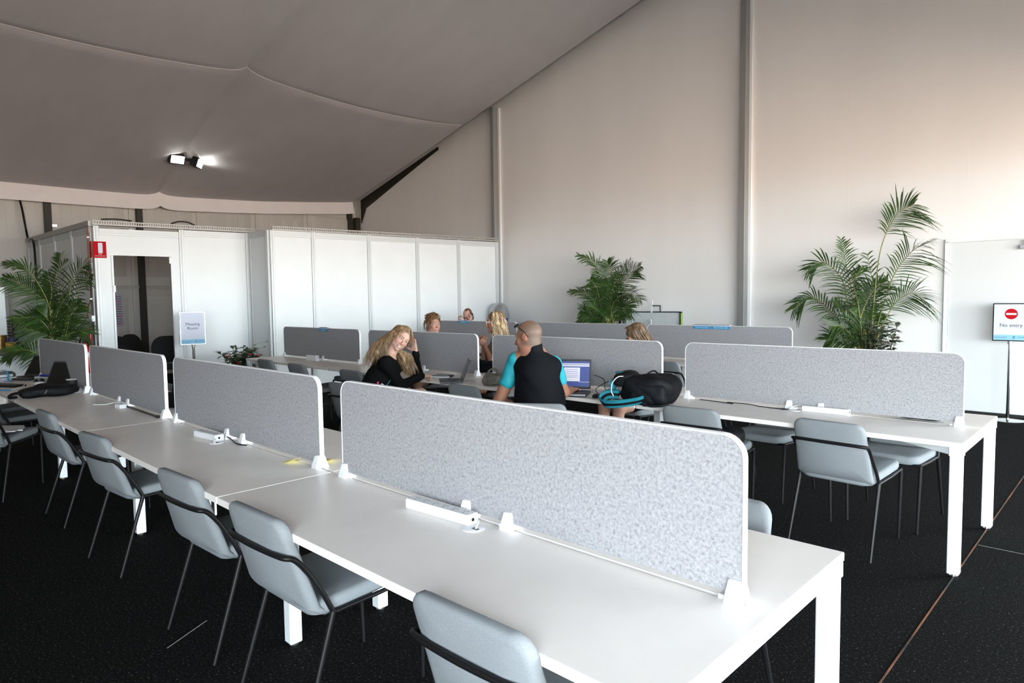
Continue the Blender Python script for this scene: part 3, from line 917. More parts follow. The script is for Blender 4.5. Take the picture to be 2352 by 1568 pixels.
MB().box((0, 0, 0.008), (0.07, 0.035, 0.016)).build('case', plastic, t, bevel=0.005)
MB().tube(spline([(0.03, 0.0, 0.008), (0.07, 0.01, 0.004), (0.10, 0.03, 0.003)]), 0.002, 6).build('cord', cable_w, t)


# ---------------------------------------------------------------- soft bags
def blob(pts, rad, seg=28, rings=18, seed=1, amp=0.012, freq=9.0, flat_z=None):
    """a slumped bag: ellipsoid deformed by smooth noise, flattened underneath"""
    rnd = random.Random(seed)
    ph = [rnd.uniform(0, 6.28) for _ in range(9)]
    mb = MB(); c = Vector(pts)
    for i in range(rings + 1):
        th = PI * i / rings
        for j in range(seg):
            a = 2 * PI * j / seg
            q = Vector((math.sin(th) * math.cos(a), math.sin(th) * math.sin(a), math.cos(th)))
            ex = 0.62
            p = Vector(tuple(math.copysign(abs(k) ** ex, k) * r for k, r in zip(q, rad)))
            k = amp * (math.sin(p.x * freq * 2 + ph[0]) * math.sin(p.y * freq * 2.6 + ph[1]) + 0.6 * math.sin(p.z * freq * 4 + p.x * freq * 3 + ph[2]) + 0.4 * math.sin(p.y * freq * 6 - p.x * freq * 4 + ph[3]))
            p += q * k
            p += c
            if flat_z is not None and p.z < flat_z: p.z = flat_z
            mb.v.append(tuple(p))
    for i in range(rings):
        for j in range(seg):
            a0 = i * seg + j; a1 = i * seg + (j + 1) % seg
            mb.f.append((a0, a0 + seg, a1 + seg, a1)); mb.m.append(0)
    return mb


# black and teal backpack lying on its back on the desk
t = thing('backpack', 'black backpack with teal striped straps lying on the desk', 'backpack', (-2.045, 2.60, DT), 0.2)
blob((0.03, 0, 0.105), (0.205, 0.14, 0.108), 40, 26, seed=3, amp=0.020, freq=7.5, flat_z=0.0).build('body', bagb, t, ang=180)
blob((-0.13, -0.03, 0.175), (0.085, 0.10, 0.055), seed=5, amp=0.008).build('top_pocket', bagb, t, ang=180)
blob((0.08, -0.115, 0.09), (0.13, 0.045, 0.075), seed=8, amp=0.014).build('front_pocket', bagb, t, ang=180)
MB().ell((-0.145, -0.05, 0.222), (0.062, 0.042, 0.012), 14, 8).build('teal_patch', teal, t)
MB().ell((-0.215, -0.08, 0.135), (0.018, 0.05, 0.042), 14, 8).build('teal_patch', teal, t)
MB().box((-0.237, -0.09, 0.145), (0.004, 0.018, 0.022), 0, Matrix.Rotation(0.5, 3, 'X')).build('tag', plastic, t)


def strap(name, pts, w, parent):
    """padded strap: black centre stripe with teal borders, as three parallel ribbons"""
    P = spline(pts, 7)
    for off, ww, mm, th in ((-0.33, 0.36, teal, 0.012), (0.33, 0.36, teal, 0.012), (0.0, 0.34, bagb, 0.016)):
        mb = MB(); k = len(P)
        for i, p in enumerate(P):
            tg = (P[min(i + 1, k - 1)] - P[max(i - 1, 0)]).normalized()
            sd = tg.cross(Vector((0, 0, 1))); sd = sd.normalized() if sd.length > 0.05 else Vector((0, 1, 0))
            sd = (sd * 0.55 + Vector((0, 0, 0.83))); sd = (sd - tg * sd.dot(tg)).normalized(); n_ = tg.cross(sd)
            c = p + sd * off * w
            for a, b in ((-1, -1), (1, -1), (1, 1), (-1, 1)):
                mb.v.append(tuple(c + sd * a * ww * w / 2 + n_ * b * th / 2))
        for i in range(k - 1):
            for q in range(4):
                mb.f.append((4 * i + q, 4 * i + (q + 1) % 4, 4 * i + 4 + (q + 1) % 4, 4 * i + 4 + q)); mb.m.append(0)
        mb.f += [(3, 2, 1, 0), (4 * k - 4, 4 * k - 3, 4 * k - 2, 4 * k - 1)]; mb.m += [0, 0]
        mb.build(name, mm, parent, ang=60)


strap('shoulder_strap', [(-0.16, -0.10, 0.06), (-0.235, -0.13, 0.06), (-0.255, -0.20, 0.035), (-0.20, -0.26, 0.015), (-0.10, -0.255, 0.02), (0.0, -0.20, 0.035), (0.05, -0.15, 0.05)], 0.062, t)
strap('shoulder_strap', [(-0.19, -0.02, 0.05), (-0.25, 0.00, 0.065), (-0.285, -0.03, 0.05), (-0.285, -0.075, 0.035), (-0.24, -0.10, 0.03)], 0.06, t)
MB().tube(spline([(-0.10, -0.115, 0.205), (-0.15, -0.13, 0.20), (-0.185, -0.15, 0.16), (-0.19, -0.165, 0.10), (-0.17, -0.17, 0.06)]), 0.0035, 7).build('white_cord', cable_w, t)
MB().box((-0.075, -0.08, 0.205), (0.09, 0.05, 0.006), 0, Matrix.Rotation(0.3, 3, 'Y')).build('badge', mat('badge_lilac', (0.35, 0.36, 0.65), 0.4), t)
MB().tube(spline([(0.05, -0.16, 0.04), (0.10, -0.185, 0.012), (0.17, -0.16, 0.01), (0.22, -0.10, 0.02)]), 0.007, 6).box((0.075, -0.18, 0.02), (0.03, 0.015, 0.03)).build('webbing', bagb, t)
MB().tube(spline([(0.0, 0.06, 0.21), (0.05, 0.065, 0.235), (0.10, 0.06, 0.205)]), 0.006, 6).build('grab_handle', bagb, t)


def paper_cup(x, y, label, body, lid, h=0.10, r=0.043, z=DT, empty=False):
    t = thing('paper_cup', label, 'cup', (x, y, z), 0, 'takeaway coffee cups')
    MB().lathe((0, 0, 0), [(r * 0.70, 0), (r * 0.72, 0.004), (r, h), (r * 0.94, h), (r * 0.7, 0.02), (0.002, 0.02)], 26).build('body', body, t, ang=50)
    MB().tube([(r * math.cos(a), r * math.sin(a), h) for a in [2 * PI * i / 24 for i in range(25)]], 0.003, 6, caps=False).build('rim', mat('cup_rim', (0.82, 0.82, 0.80), 0.5), t)
    if lid: MB().lathe((0, 0, h), [(r * 1.06, -0.004), (r * 1.06, 0.008), (r * 0.90, 0.012), (r * 0.86, 0.024), (r * 0.7, 0.024), (r * 0.66, 0.018), (0.002, 0.018)], 26).build('lid', lid, t, ang=40)
    return t


cupw = mat('cup_white', (0.74, 0.72, 0.68), 0.6)
cupb = mat('cup_black', (0.02, 0.02, 0.022), 0.6)
paper_cup(-2.415, 2.855, 'white coffee cup with black lid half hidden behind the backpack', cupw, blackp, 0.105)
paper_cup(-6.475, -0.045, 'open black paper cup with a white rim beside the laptop', cupb, None, 0.10, 0.046)
paper_cup(-6.80, -0.235, 'low white paper cup with black lid behind the black bag', cupw, blackp, 0.075, 0.042)
t = thing('handbag', 'slouched grey brown pouch on the desk by the bald man', 'bag', (-3.665, 2.62, DT), 0.3)
brn = mat('pouch_brown', (0.13, 0.115, 0.10), 0.75, var=0.35, scale=25, bump=0.4)
blob((0, 0, 0.05), (0.085, 0.075, 0.055), seed=11, amp=0.009, freq=16, flat_z=0.0).build('body', brn, t, ang=180)
MB().tube(spline([(-0.06, -0.02, 0.095), (-0.03, 0.01, 0.14), (0.02, 0.01, 0.145), (0.06, 0.0, 0.10)]), 0.009, 7).build('handle', brn, t, ang=80)
MB().tube([(0.03, -0.075, 0.07), (0.045, -0.078, 0.07)], 0.005, 8).build('ring', steel, t)

# black bag on the chair and the bag leaning behind the middle row screen
t = thing('shoulder_bag', 'black bag slumped on the chair seat beside the backpack desk', 'bag', (-1.45, 2.62, 0.487), 0.2)
blob((0.0, 0.02, 0.07), (0.14, 0.12, 0.07), seed=21, amp=0.01, flat_z=0.0).build('body', bagb, t, ang=180)
MB().tube(spline([(-0.08, 0.0, 0.13), (-0.05, 0.02, 0.19), (0.01, 0.02, 0.19), (0.04, 0.0, 0.13)]), 0.007, 7).build('handle', bagb, t, ang=80)
MB().tube(spline([(0.0, -0.02, 0.14), (0.08, -0.04, 0.13), (0.13, -0.05, 0.07)]), 0.004, 7).build('strap', bagb, t, ang=80)
t = thing('laptop_bag', 'black laptop bag standing behind the right end of the middle row screen', 'bag', (-0.375, 3.11, DT), 0.0)
blob((0, 0, 0.145), (0.195, 0.035, 0.145), seed=31, amp=0.004, flat_z=0.0).build('body', bagb, t, ang=180)
MB().tube(spline([(0.17, 0.02, 0.25), (0.205, 0.02, 0.24), (0.21, 0.02, 0.20), (0.195, 0.02, 0.16)]), 0.007, 7).build('handle', bagb, t, ang=80)
MB().box((0.203, 0.0, 0.225), (0.010, 0.010, 0.02)).build('zip_pull', steel, t)
# long flat black bag on the cluttered desk
t = thing('messenger_bag', 'flat black bag with dangling straps in front of the paper cups', 'bag', (-6.17, -0.285, DT), 1.48)
blob((0.0, 0, 0.045), (0.215, 0.105, 0.047), 36, 20, seed=41, amp=0.013, flat_z=0.0).build('body', bagb, t, ang=180)
for k in range(3):
    MB().tube(spline([(-0.19, -0.05 + 0.05 * k, 0.05), (-0.255, -0.06 + 0.05 * k, 0.04), (-0.275, -0.03 + 0.045 * k, 0.012), (-0.22, 0.0 + 0.03 * k, 0.012)]), 0.007, 7).build('strap', bagb, t, ang=80)
MB().box((-0.03, -0.098, 0.05), (0.012, 0.01, 0.04), 0, Matrix.Rotation(0.5, 3, 'Y')).build('buckle', blackp, t)

# papers and clutter at the left end of the front row
t = thing('paper_stack', 'folded white papers by the foot of the leftmost screen', 'papers', (-6.30, -0.02, DT), 0.25)
for k in range(3):
    MB().box((0.0 - 0.02 * k, 0.01 * k, 0.005 + 0.013 * k), (0.15, 0.21, 0.005), 0, Matrix.Rotation(0.12 * k, 3, 'Z') @ Matrix.Rotation(0.05 * k, 3, 'X')).build('sheet', paper, t)
def pile(name, label, cat, x, y, rz, layers, z0=DT):
    t = thing(name, label, cat, (x, y, z0), rz)
    z = 0.0
    for (w, d_, h, mm, dx, a, nm) in layers:
        MB().box((dx, dx * 0.5, z + h / 2), (w, d_, h), 0, Matrix.Rotation(a, 3, 'Z')).build(nm, mm, t, bevel=min(0.003, h * 0.3)); z += h + 0.0005
    return t


lilac = mat('paper_lilac', (0.50, 0.52, 0.66), 0.7)
greyc = mat('folder_grey', (0.10, 0.10, 0.11), 0.6)
pile('paper_pile', 'tall pile of papers and folders at the left frame edge', 'papers', -8.02, -0.40, 0.5, [(0.30, 0.22, 0.022, lilac, 0.0, 0.0, 'folder'), (0.30, 0.21, 0.014, paper, 0.01, 0.1, 'paper_bundle'), (0.29, 0.21, 0.004, blackp, 0.0, 0.05, 'folder'), (0.30, 0.21, 0.026, paper, -0.01, -0.08, 'paper_bundle'), (0.24, 0.10, 0.028, greyc, 0.03, 0.4, 'case'), (0.26, 0.19, 0.01, paper, -0.05, 0.3, 'paper_bundle'), (0.06, 0.10, 0.004, redm, 0.0, 0.5, 'red_card')])
t = MB().tube(spline([(-7.95, -0.34, 0.845), (-7.88, -0.32, 0.84), (-7.82, -0.31, 0.80), (-7.78, -0.32, 0.755), (-7.72, -0.30, 0.745), (-7.70, -0.33, 0.745), (-7.74, -0.36, 0.745)], 6), 0.009, 6, flat=0.25).build('lanyard', mat('lanyard_blue', (0.03, 0.30, 0.50), 0.6))
tag(t, 'blue lanyard trailing over the pile of papers', 'lanyard')
t = thing('keyboard', 'black keyboard and case lying at the near edge of the cluttered desk', 'keyboard', (-7.35, -0.40, DT), 0.45)
MB().box((0, 0, 0.009), (0.36, 0.13, 0.016)).build('body', blackp, t, bevel=0.003)
kb = MB()
for r in range(4):
    for c in range(14): kb.box((-0.16 + c * 0.0245, -0.042 + r * 0.027, 0.019), (0.021, 0.022, 0.004))
kb.build('keys', charcoal, t, smooth=False)
t = thing('pen', 'bright blue pen lying at the edge of the cluttered desk', 'pen', (-6.93, -0.46, DT), 0.6)
MB().tube([(-0.07, 0, 0.006), (0.055, 0, 0.006), (0.07, 0, 0.006)], [0.0055, 0.0055, 0.002], 8).build('barrel', mat('pen_blue', (0.02, 0.25, 0.55), 0.4), t)
MB().tube([(-0.075, 0, 0.006), (-0.07, 0, 0.006)], 0.006, 8).build('cap', blackp, t)
t = thing('clear_box', 'small clear plastic box of oddments behind the cups', 'box', (-7.45, -0.06, DT), 0.3)
cp = mat('clear_plastic', (0.62, 0.62, 0.62), 0.25)
MB().box((0, -0.06, 0.03), (0.17, 0.004, 0.06)).box((0, 0.06, 0.03), (0.17, 0.004, 0.06)).box((-0.085, 0, 0.03), (0.004, 0.12, 0.06)).box((0.085, 0, 0.03), (0.004, 0.12, 0.06)).box((0, 0, 0.003), (0.17, 0.12, 0.004)).build('tray', cp, t)
t = thing('marker_pen', 'blue marker lying on the clear plastic box', 'pen', (-7.44, -0.05, DT + 0.066), 0.5)
MB().tube([(-0.09, 0, 0), (0.09, 0, 0)], 0.011, 10).build('barrel', mat('marker_blue', (0.02, 0.03, 0.30), 0.4), t)
MB().tube([(0.05, 0, 0), (0.095, 0, 0)], 0.0125, 10).build('cap', mat('marker_cap', (0.03, 0.05, 0.45), 0.4), t)
t = thing('charger', 'orange and black charger with looping cords behind the laptop', 'charger', (-7.05, 0.06, DT), 0.2)
MB().box((0, 0, 0.022), (0.12, 0.06, 0.042)).build('case', mat('charger_orange', (0.45, 0.06, 0.02), 0.5), t, bevel=0.004)
for k in range(3):
    MB().tube(spline([(-0.05, 0.03 * k - 0.03, 0.03), (-0.02, 0.05, 0.12 + 0.012 * k), (0.10, 0.05, 0.13), (0.20, 0.0 - 0.03 * k, 0.05), (0.26, -0.05, 0.01)]), 0.006, 7).build('cord', blackp, t, ang=80)
t = MB().tube(spline([(-6.86, -0.44, 0.74), (-6.95, -0.34, 0.755), (-7.12, -0.28, 0.765), (-7.20, -0.18, 0.745), (-7.08, -0.10, 0.75), (-6.92, -0.06, 0.78), (-6.86, -0.02, 0.80)]), 0.0045, 7).build('cable', cable_w, ang=80)
tag(t, 'white cable snaking between the laptops and cups', 'cable')
t = thing('tissue', 'crumpled white tissue lying behind the low paper cup', 'tissue', (-7.18, -0.16, DT), 0)
blob((0, 0, 0.03), (0.05, 0.04, 0.03), 16, 10, seed=51, amp=0.012, freq=30, flat_z=0.0).build('paper', cupw, t, ang=40)
# folded papers on the chair seat at the left edge
t = thing('newspaper', 'folded papers lying open on the dark chair seat at the left edge', 'papers', (-6.06, -0.68, 0.493), 1.15)
MB().box((0, 0.02, 0.006), (0.32, 0.26, 0.008), 0, Matrix.Rotation(-0.05, 3, 'X')).build('sheet', paper, t)
MB().box((0.03, 0.06, 0.018), (0.28, 0.22, 0.008), 0, Matrix.Rotation(0.10, 3, 'Y') @ Matrix.Rotation(0.2, 3, 'Z')).build('sheet', paper, t)
MB().box((-0.04, -0.10, 0.016), (0.12, 0.09, 0.012), 0, Matrix.Rotation(0.2, 3, 'Z')).build('booklet', plastic, t)
# black bag with a white strap beyond the doorway screen
t = thing('tote_bag', 'black bag with a white strap on the desk beyond the doorway screen', 'bag', (-4.60, 0.27, DT), 0.2)
blob((0, 0, 0.055), (0.20, 0.09, 0.06), seed=61, amp=0.01, flat_z=0.0).build('body', bagb, t, ang=180)
MB().tube([(0.05, -0.02, 0.05), (-0.10, 0.05, 0.25)], 0.009, 8).build('strap', plastic, t)
MB().tube(spline([(-0.1, 0.05, 0.25), (-0.2, 0.05, 0.20), (-0.22, 0.03, 0.06)]), 0.009, 8).build('strap', bagb, t)


# ---------------------------------------------------------------- reserved signs hanging over the screens
def reserved(x, y, w, label, words, size):
    t = thing('reserved_sign', label, 'sign', (x, y, 0), 0, 'blue reserved signs on the screens')
    yb = -0.0145
    MB().box((0, 0, 1.1695), (w, 0.034, 0.006)).build('fold', signw, t)
    MB().box((0, yb - 0.0015, 1.1635), (w, 0.002, 0.017)).build('white_strip', signw, t)
    MB().box((0, yb - 0.0015, 1.137), (w, 0.002, 0.036)).build('blue_face', blue, t)
    MB().box((0, 0.0165, 1.15), (w, 0.002, 0.04)).build('back_flap', blue, t)
    text('lettering', words, size, facing((0, yb - 0.0028, 1.137), (1, 0, 0), (0, 0, 1)), signw, t)
    return t


reserved(-3.055, 5.85, 0.225, 'blue sign reading Reserved for ABC on the back row screen', 'Reserved for ABC', 0.025)
reserved(-3.30, 5.85, 0.225, 'blue reserved sign just left of the one for ABC', 'Reserved seats please', 0.019)
reserved(-7.28, 3.02, 0.21, 'blue reserved sign on the screen by the partition', 'Reserved', 0.03)
reserved(-7.66, 5.85, 0.235, 'blue reserved sign in front of the man on the phone', 'Reserved', 0.034)


# ---------------------------------------------------------------- sign stands
def stand(x, y, rz, label, zc, w, h, frame, base=True):
    t = thing('sign_stand', label, 'sign', (x, y, 0), rz, 'chrome sign stands')
    MB().lathe((0, 0, 0), [(0.185, 0), (0.185, 0.008), (0.17, 0.016), (0.03, 0.022), (0.002, 0.022)], 36).build('base', chrome, t, ang=40)
    MB().tube([(0, 0, 0.02), (0, 0, zc - h / 2)], 0.019, 16).build('pole', chrome, t, ang=60)
    MB().tube([(0, 0, zc - h / 2 - 0.035), (0, 0, zc - h / 2)], 0.025, 16).build('collar', mat('collar_grey', (0.45, 0.45, 0.46), 0.4, 0.6), t)
    MB().box((0, 0, zc), (w, 0.022, h)).build('frame', frame, t, bevel=0.003)
    pn = MB().box((0, -0.012, zc), (w - 0.024, 0.003, h - 0.024)).build('poster', signw, t)
    bh = h * 0.14
    MB().box((0, -0.0138, zc - h / 2 + 0.012 + bh / 2), (w - 0.024, 0.001, bh)).build('blue_band', skyb, pn)
    return t, pn


# no entry sign at the right
t, pn = stand(-0.545, 8.07, 0.0, 'chrome stand with a white No entry sign at the right edge', 1.165, 0.345, 0.445, blackp)
MB().prism([(0.062 * math.cos(2 * PI * i / 36), 0.062 * math.sin(2 * PI * i / 36)) for i in range(36)], lambda p: (p[0] + 0.005, -0.0150, 1.262 + p[1]), lambda p: (p[0] + 0.005, -0.0142, 1.262 + p[1])).build('red_disc', redm, pn, smooth=False)
MB().box((0.005, -0.0155, 1.262), (0.098, 0.001, 0.022)).build('white_bar', signw, pn)
text('lettering', 'No entry', 0.058, facing((0.005, -0.0145, 1.128), (1, 0, 0), (0, 0, 1)), signtxt, pn)
text('lettering', 'GOLDCOAST.', 0.021, facing((-0.092, -0.0150, 0.985), (1, 0, 0), (0, 0, 1)), signtxt, pn)
text('lettering', 'Queensland', 0.017, facing((0.108, -0.0150, 0.991), (1, 0, 0), (0, 0, 1)), signtxt, pn)
crest = mat('crest_blue', (0.10, 0.28, 0.45), 0.5)
MB().ell((0.035, -0.0150, 0.992), (0.014, 0.0006, 0.013), 14, 8).box((0.035, -0.0150, 0.977), (0.026, 0.0008, 0.005)).build('crest', crest, pn)
# meeting room sign
t, pn = stand(-9.9, 2.30, 1.38, 'chrome stand with a white Meeting Room sign beside the doorway', 1.135, 0.36, 0.505, steel)
text('lettering', 'Meeting\nRoom', 0.062, facing((0, -0.0145, 1.165), (1, 0, 0), (0, 0, 1)), signtxt, pn)
text('lettering', 'GOLDCOAST.', 0.021, facing((-0.09, -0.0150, 0.93), (1, 0, 0), (0, 0, 1)), signtxt, pn)
text('lettering', 'Queensland', 0.017, facing((0.105, -0.0150, 0.937), (1, 0, 0), (0, 0, 1)), signtxt, pn)
MB().ell((0.035, -0.0150, 0.937), (0.014, 0.0006, 0.013), 14, 8).build('crest', crest, pn)

# ---------------------------------------------------------------- fire point on the booth corner
dB = (B1 - B0).normalized(); nB = Vector((dB.y, -dB.x, 0))
t = thing('fire_sign', 'red fire extinguisher sign high on the booth corner', 'sign', B0 + nB * 0.04, math.atan2(dB.y, dB.x))
MB().prism([(-0.005, 0), (0.165, 0), (0.165, 0.245), (-0.005, 0.245)], lambda p: (p[0], -0.012, 2.215 + p[1]), lambda p: (p[0], 0.0, 2.215 + p[1])).build('plate', redm, t, bevel=0.003)
MB().box((-0.03, 0.06, 2.34), (0.012, 0.16, 0.245)).build('side_plate', redm, t, bevel=0.003)
MB().prism(rrect(0.058, 0.155, 0.012, 4), lambda p: (0.088 + p[0], -0.0135, 2.285 + p[1]), lambda p: (0.088 + p[0], -0.0125, 2.285 + p[1])).build('extinguisher_symbol', signw, t, smooth=False)
text('lettering', 'FIRE', 0.024, facing((0.082, -0.0135, 2.268), (1, 0, 0), (0, 0, 1)), signw, t)
text('lettering', 'EXTINGUISHER', 0.0195, facing((0.080, -0.0135, 2.242), (1, 0, 0), (0, 0, 1)), signw, t)

extr = mat('extinguisher_red', (0.50, 0.012, 0.015), 0.25)
def extinguisher(x, y, label):
    t = thing('fire_extinguisher', label, 'fire extinguisher', (x, y, 0.34), 0.3)
    MB().box((0.03, 0.095, 0.42), (0.05, 0.05, 0.06), 0, Matrix.Rotation(-0.3, 3, 'Z')).build('wall_bracket', black, t)
    MB().lathe((0, 0, 0), [(0.080, 0), (0.086, 0.02), (0.086, 0.46), (0.07, 0.53), (0.03, 0.57), (0.03, 0.60), (0.002, 0.60)], 26).build('cylinder', extr, t, ang=40)
    MB().lathe((0, 0, 0.40), [(0.0868, 0), (0.0868, 0.055)], 26).build('white_band', plastic, t)
    MB().lathe((0, 0, 0.05), [(0.0868, 0), (0.0868, 0.012)], 26).build('black_band', blackp, t)
    MB().box((0.03, -0.083, 0.23), (0.06, 0.008, 0.12)).build('label', mat('label_dark', (0.08, 0.08, 0.08), 0.6), t)
    MB().box((0, 0, 0.62), (0.04, 0.04, 0.05)).bar((0, 0, 0.64), (0.10, -0.06, 0.68), 0.02, 0.012).bar((0, 0, 0.615), (0.10, -0.05, 0.62), 0.02, 0.01).build('valve_handle', black, t, bevel=0.003)
    MB().tube([(0.0, -0.02, 0.62), (0.0, -0.05, 0.62)], 0.02, 12).build('gauge', chrome, t)
    MB().tube(spline([(-0.02, 0.0, 0.63), (-0.08, -0.03, 0.66), (-0.12, -0.03, 0.55), (-0.105, -0.02, 0.30), (-0.10, -0.02, 0.14)]), 0.011, 8).build('hose', blackp, t, ang=80)
    return t


extinguisher(-10.915, 1.125, 'red fire extinguisher with white band hung on the booth corner')
t = thing('extinguisher_cover', 'red hose cover hanging on the booth corner above the extinguisher', 'cover', (-10.87, 1.20, 0), 0)
MB().ell((0.0, -0.03, 1.02), (0.028, 0.022, 0.15), 14, 10).build('cover', extr, t)
MB().box((0.0, -0.052, 1.0), (0.03, 0.004, 0.06)).build('label', plastic, t)

# cables clipped down the booth corner
ora = mat('orange_cable', (0.25, 0.075, 0.02), 0.6)
t = thing('orange_cable', 'orange cable clipped down the booth corner to a white socket', 'cable', (B0.x - 0.02, B0.y - 0.055, 0), 0)
MB().tube(spline([(0.02, 0.0, 2.66), (0.0, -0.005, 2.5), (0.005, -0.005, 1.9), (0.0, 0.0, 1.62), (-0.10, -0.02, 1.48), (-0.16, -0.02, 1.36), (-0.14, -0.02, 1.32), (-0.05, 0.0, 1.30)]), 0.009, 8).build('cord', ora, t, ang=80)
MB().tube(spline([(0.02, 0.004, 2.0), (0.02, 0.004, 1.0), (0.02, 0.004, 0.3)]), 0.010, 7).build('black_cord', blackp, t, ang=80)
for z in (2.52, 1.94, 1.60):
    MB().box((0.005, -0.005, z), (0.05, 0.035, 0.022)).build('clip', plastic, t, bevel=0.003)
MB().box((0.0, 0.01, 1.305), (0.07, 0.05, 0.09)).tube([(-0.10, -0.01, 1.305), (-0.03, 0, 1.305)], 0.02, 12).build('socket', plastic, t, bevel=0.004)
t = MB().tube(spline([(-14.56, 1.02, 3.55), (-14.5, 1.05, 3.3), (-14.45, 1.08, 2.95), (-14.5, 1.12, 2.74), (-14.0, 1.11, 2.6), (-13.95, 1.10, 1.4), (-13.95, 1.10, 0.2)]), 0.018, 7).build('cable', blackp, ang=80)
tag(t, 'thick black cable dropping from the valance over the booth side', 'cable')
t = MB().tube(spline([(-10.75, 1.36, HB + 0.09), (-10.70, 1.55, HB + 0.10), (-10.65, 1.75, HB + 0.085)]), 0.012, 7).tube(spline([(-10.6, 2.3, HB + 0.08), (-10.6, 2.42, HB + 0.12), (-10.6, 2.55, HB + 0.12), (-10.6, 2.66, HB + 0.08)]), 0.012, 7).build('cable', blackp, ang=80)
tag(t, 'loops of black cable lying in the tray above the doorway', 'cable')


# ---------------------------------------------------------------- inside the meeting room
def lounge(x, y, rz, label):
    t = thing('meeting_chair', label, 'chair', (x, y, 0), rz, 'black chairs in the meeting room')
    bk = mat('black_cloth', (0.008, 0.008, 0.009), 0.8)
    pad(0.50, 0.50, 0.07, 0.08, lambda u, v, w: Vector((u, -0.25 + v, 0.45 + w))).build('seat', bk, t, ang=60)
    pad(0.52, 0.46, 0.06, 0.20, lambda u, v, w: Vector((u, -0.24 - v * 0.16 - w + 0.25 * u * u, 0.50 + v))).build('backrest', bk, t, ang=60)
    for s in (-1, 1):
        for yy_ in (-0.21, 0.21): MB().tube([(s * 0.20, yy_ * 0.9, 0.43), (s * 0.23, yy_ * 1.15, 0.0)], 0.011, 8).build('leg', black, t)
    return t


lounge(-12.0, 2.02, -1.1, 'leftmost black chair showing through the meeting room doorway')
lounge(-12.75, 2.50, -0.9, 'black chair at the back of the meeting room with a rounded top')
lounge(-11.35, 2.46, -1.75, 'black chair nearest the doorway inside the meeting room')
lounge(-11.55, 3.12, -2.0, 'black chair half hidden behind the right door jamb')
t = thing('meeting_table', 'wooden topped table among the black meeting room chairs', 'table', (-12.5, 3.35, 0), 0.1)
MB().prism([(0.62 * math.cos(2 * PI * i / 40), 0.62 * math.sin(2 * PI * i / 40)) for i in range(40)], lambda p: (p[0], p[1], 0.70), lambda p: (p[0], p[1], 0.73)).build('tabletop', mat('table_wood', (0.38, 0.19, 0.085), 0.5, var=0.2, scale=8), t, ang=30)
MB().tube([(0, 0, 0.02), (0, 0, 0.70)], 0.04, 14).build('column', steel, t)
MB().lathe((0, 0, 0), [(0.30, 0), (0.29, 0.02), (0.002, 0.03)], 30).build('base', steel, t)
t = thing('notice', 'striped printed notice on the wall inside the doorway', 'notice', (-12.9, 2.06, 0), 0)
MB().box((0, 0, 1.42), (0.003, 0.30, 0.62)).build('sheet', mat('notice_lilac', (0.30, 0.28, 0.34), 0.7), t)
for k in range(12):
    MB().box((0.003, 0, 1.16 + 0.045 * k), (0.002, 0.24, 0.018)).build('stripe', slot if k % 3 else mat('notice_red', (0.22, 0.05, 0.06), 0.6), t)
MB().box((-0.015, 0, 0.56), (0.02, 0.04, 1.12)).box((-0.015, 0, 0.015), (0.30, 0.30, 0.03)).build('stand', steel, t)

# ---------------------------------------------------------------- service corner at the far left
t = thing('counter_cabinet', 'pale counter cabinet in the far left corner', 'cabinet', (-12.0, 0.30, 0), 0)
cabm = mat('cabinet_grey', (0.52, 0.55, 0.56), 0.5)
MB().box((0, 0, 0.42), (2.4, 0.60, 0.80)).build('body', cabm, t, bevel=0.004)
MB().box((0, 0, 0.845), (2.44, 0.64, 0.04)).build('worktop', mat('worktop_dark', (0.07, 0.065, 0.06), 0.4), t, bevel=0.004)
for k in range(4):
    dd = MB().box((-0.9 + 0.6 * k, -0.305, 0.42), (0.58, 0.018, 0.74)).build('door', cabm, t, bevel=0.003)
    MB().box((-0.68 + 0.6 * k, -0.325, 0.62), (0.015, 0.02, 0.12)).build('handle', steel, dd)
MB().box((1.205, 0, 0.42), (0.012, 0.55, 0.74)).build('end_panel', cabm, t)
CT = 0.8655
def jar(x, y, r, h, m1, label, lid=None):
    t = thing('canister', label, 'canister', (x, y, CT), 0, 'tins and tubs on the counter')
    MB().lathe((0, 0, 0), [(r, 0), (r, h), (r * 0.96, h + 0.004), (0.002, h + 0.004)], 22).build('body', m1, t, ang=40)
    MB().lathe((0, 0, h + 0.004), [(r * 1.02, 0), (r * 1.02, 0.018), (0.002, 0.02)], 22).build('lid', lid or m1, t, ang=40)
    return t
jar(-11.72, 0.20, 0.085, 0.19, mat('tin_gold', (0.22, 0.13, 0.045), 0.35, 0.6), 'golden brown coffee tin on the far left counter')
jar(-12.12, 0.16, 0.085, 0.19, mat('tin_cream', (0.50, 0.49, 0.42), 0.5), 'cream coloured canister left of the golden tin')
jar(-11.22, 0.25, 0.06, 0.10, mat('tub_yellow', (0.55, 0.30, 0.03), 0.5), 'yellow tub at the right end of the counter')
jar(-11.45, 0.30, 0.05, 0.15, mat('tub_blue', (0.03, 0.04, 0.14), 0.5), 'dark blue tub between the tin and the yellow tub')
t = thing('cup_dispenser', 'dark rack of stacked cups standing on the far left counter', 'dispenser', (-12.05, 0.45, CT), 0)
for k in range(3):
    MB().tube([(-0.32 + 0.32 * k, 0, 0), (-0.32 + 0.32 * k, 0, 0.44)], 0.055, 16).build('tube', steel if k != 1 else blackp, t)
    s_ = MB()
    for q in range(9): s_.lathe((-0.16 + 0.32 * k if k < 2 else 0.46, 0, 0.03 + 0.045 * q), [(0.072, 0), (0.085, 0.030), (0.085, 0.034)], 16)
    s_.build('cup_stack', mat('cup_dark', (0.08, 0.075, 0.075), 0.5), t)
MB().box((0.08, 0, -0.0 + 0.01), (1.2, 0.24, 0.02)).build('base', blackp, t)
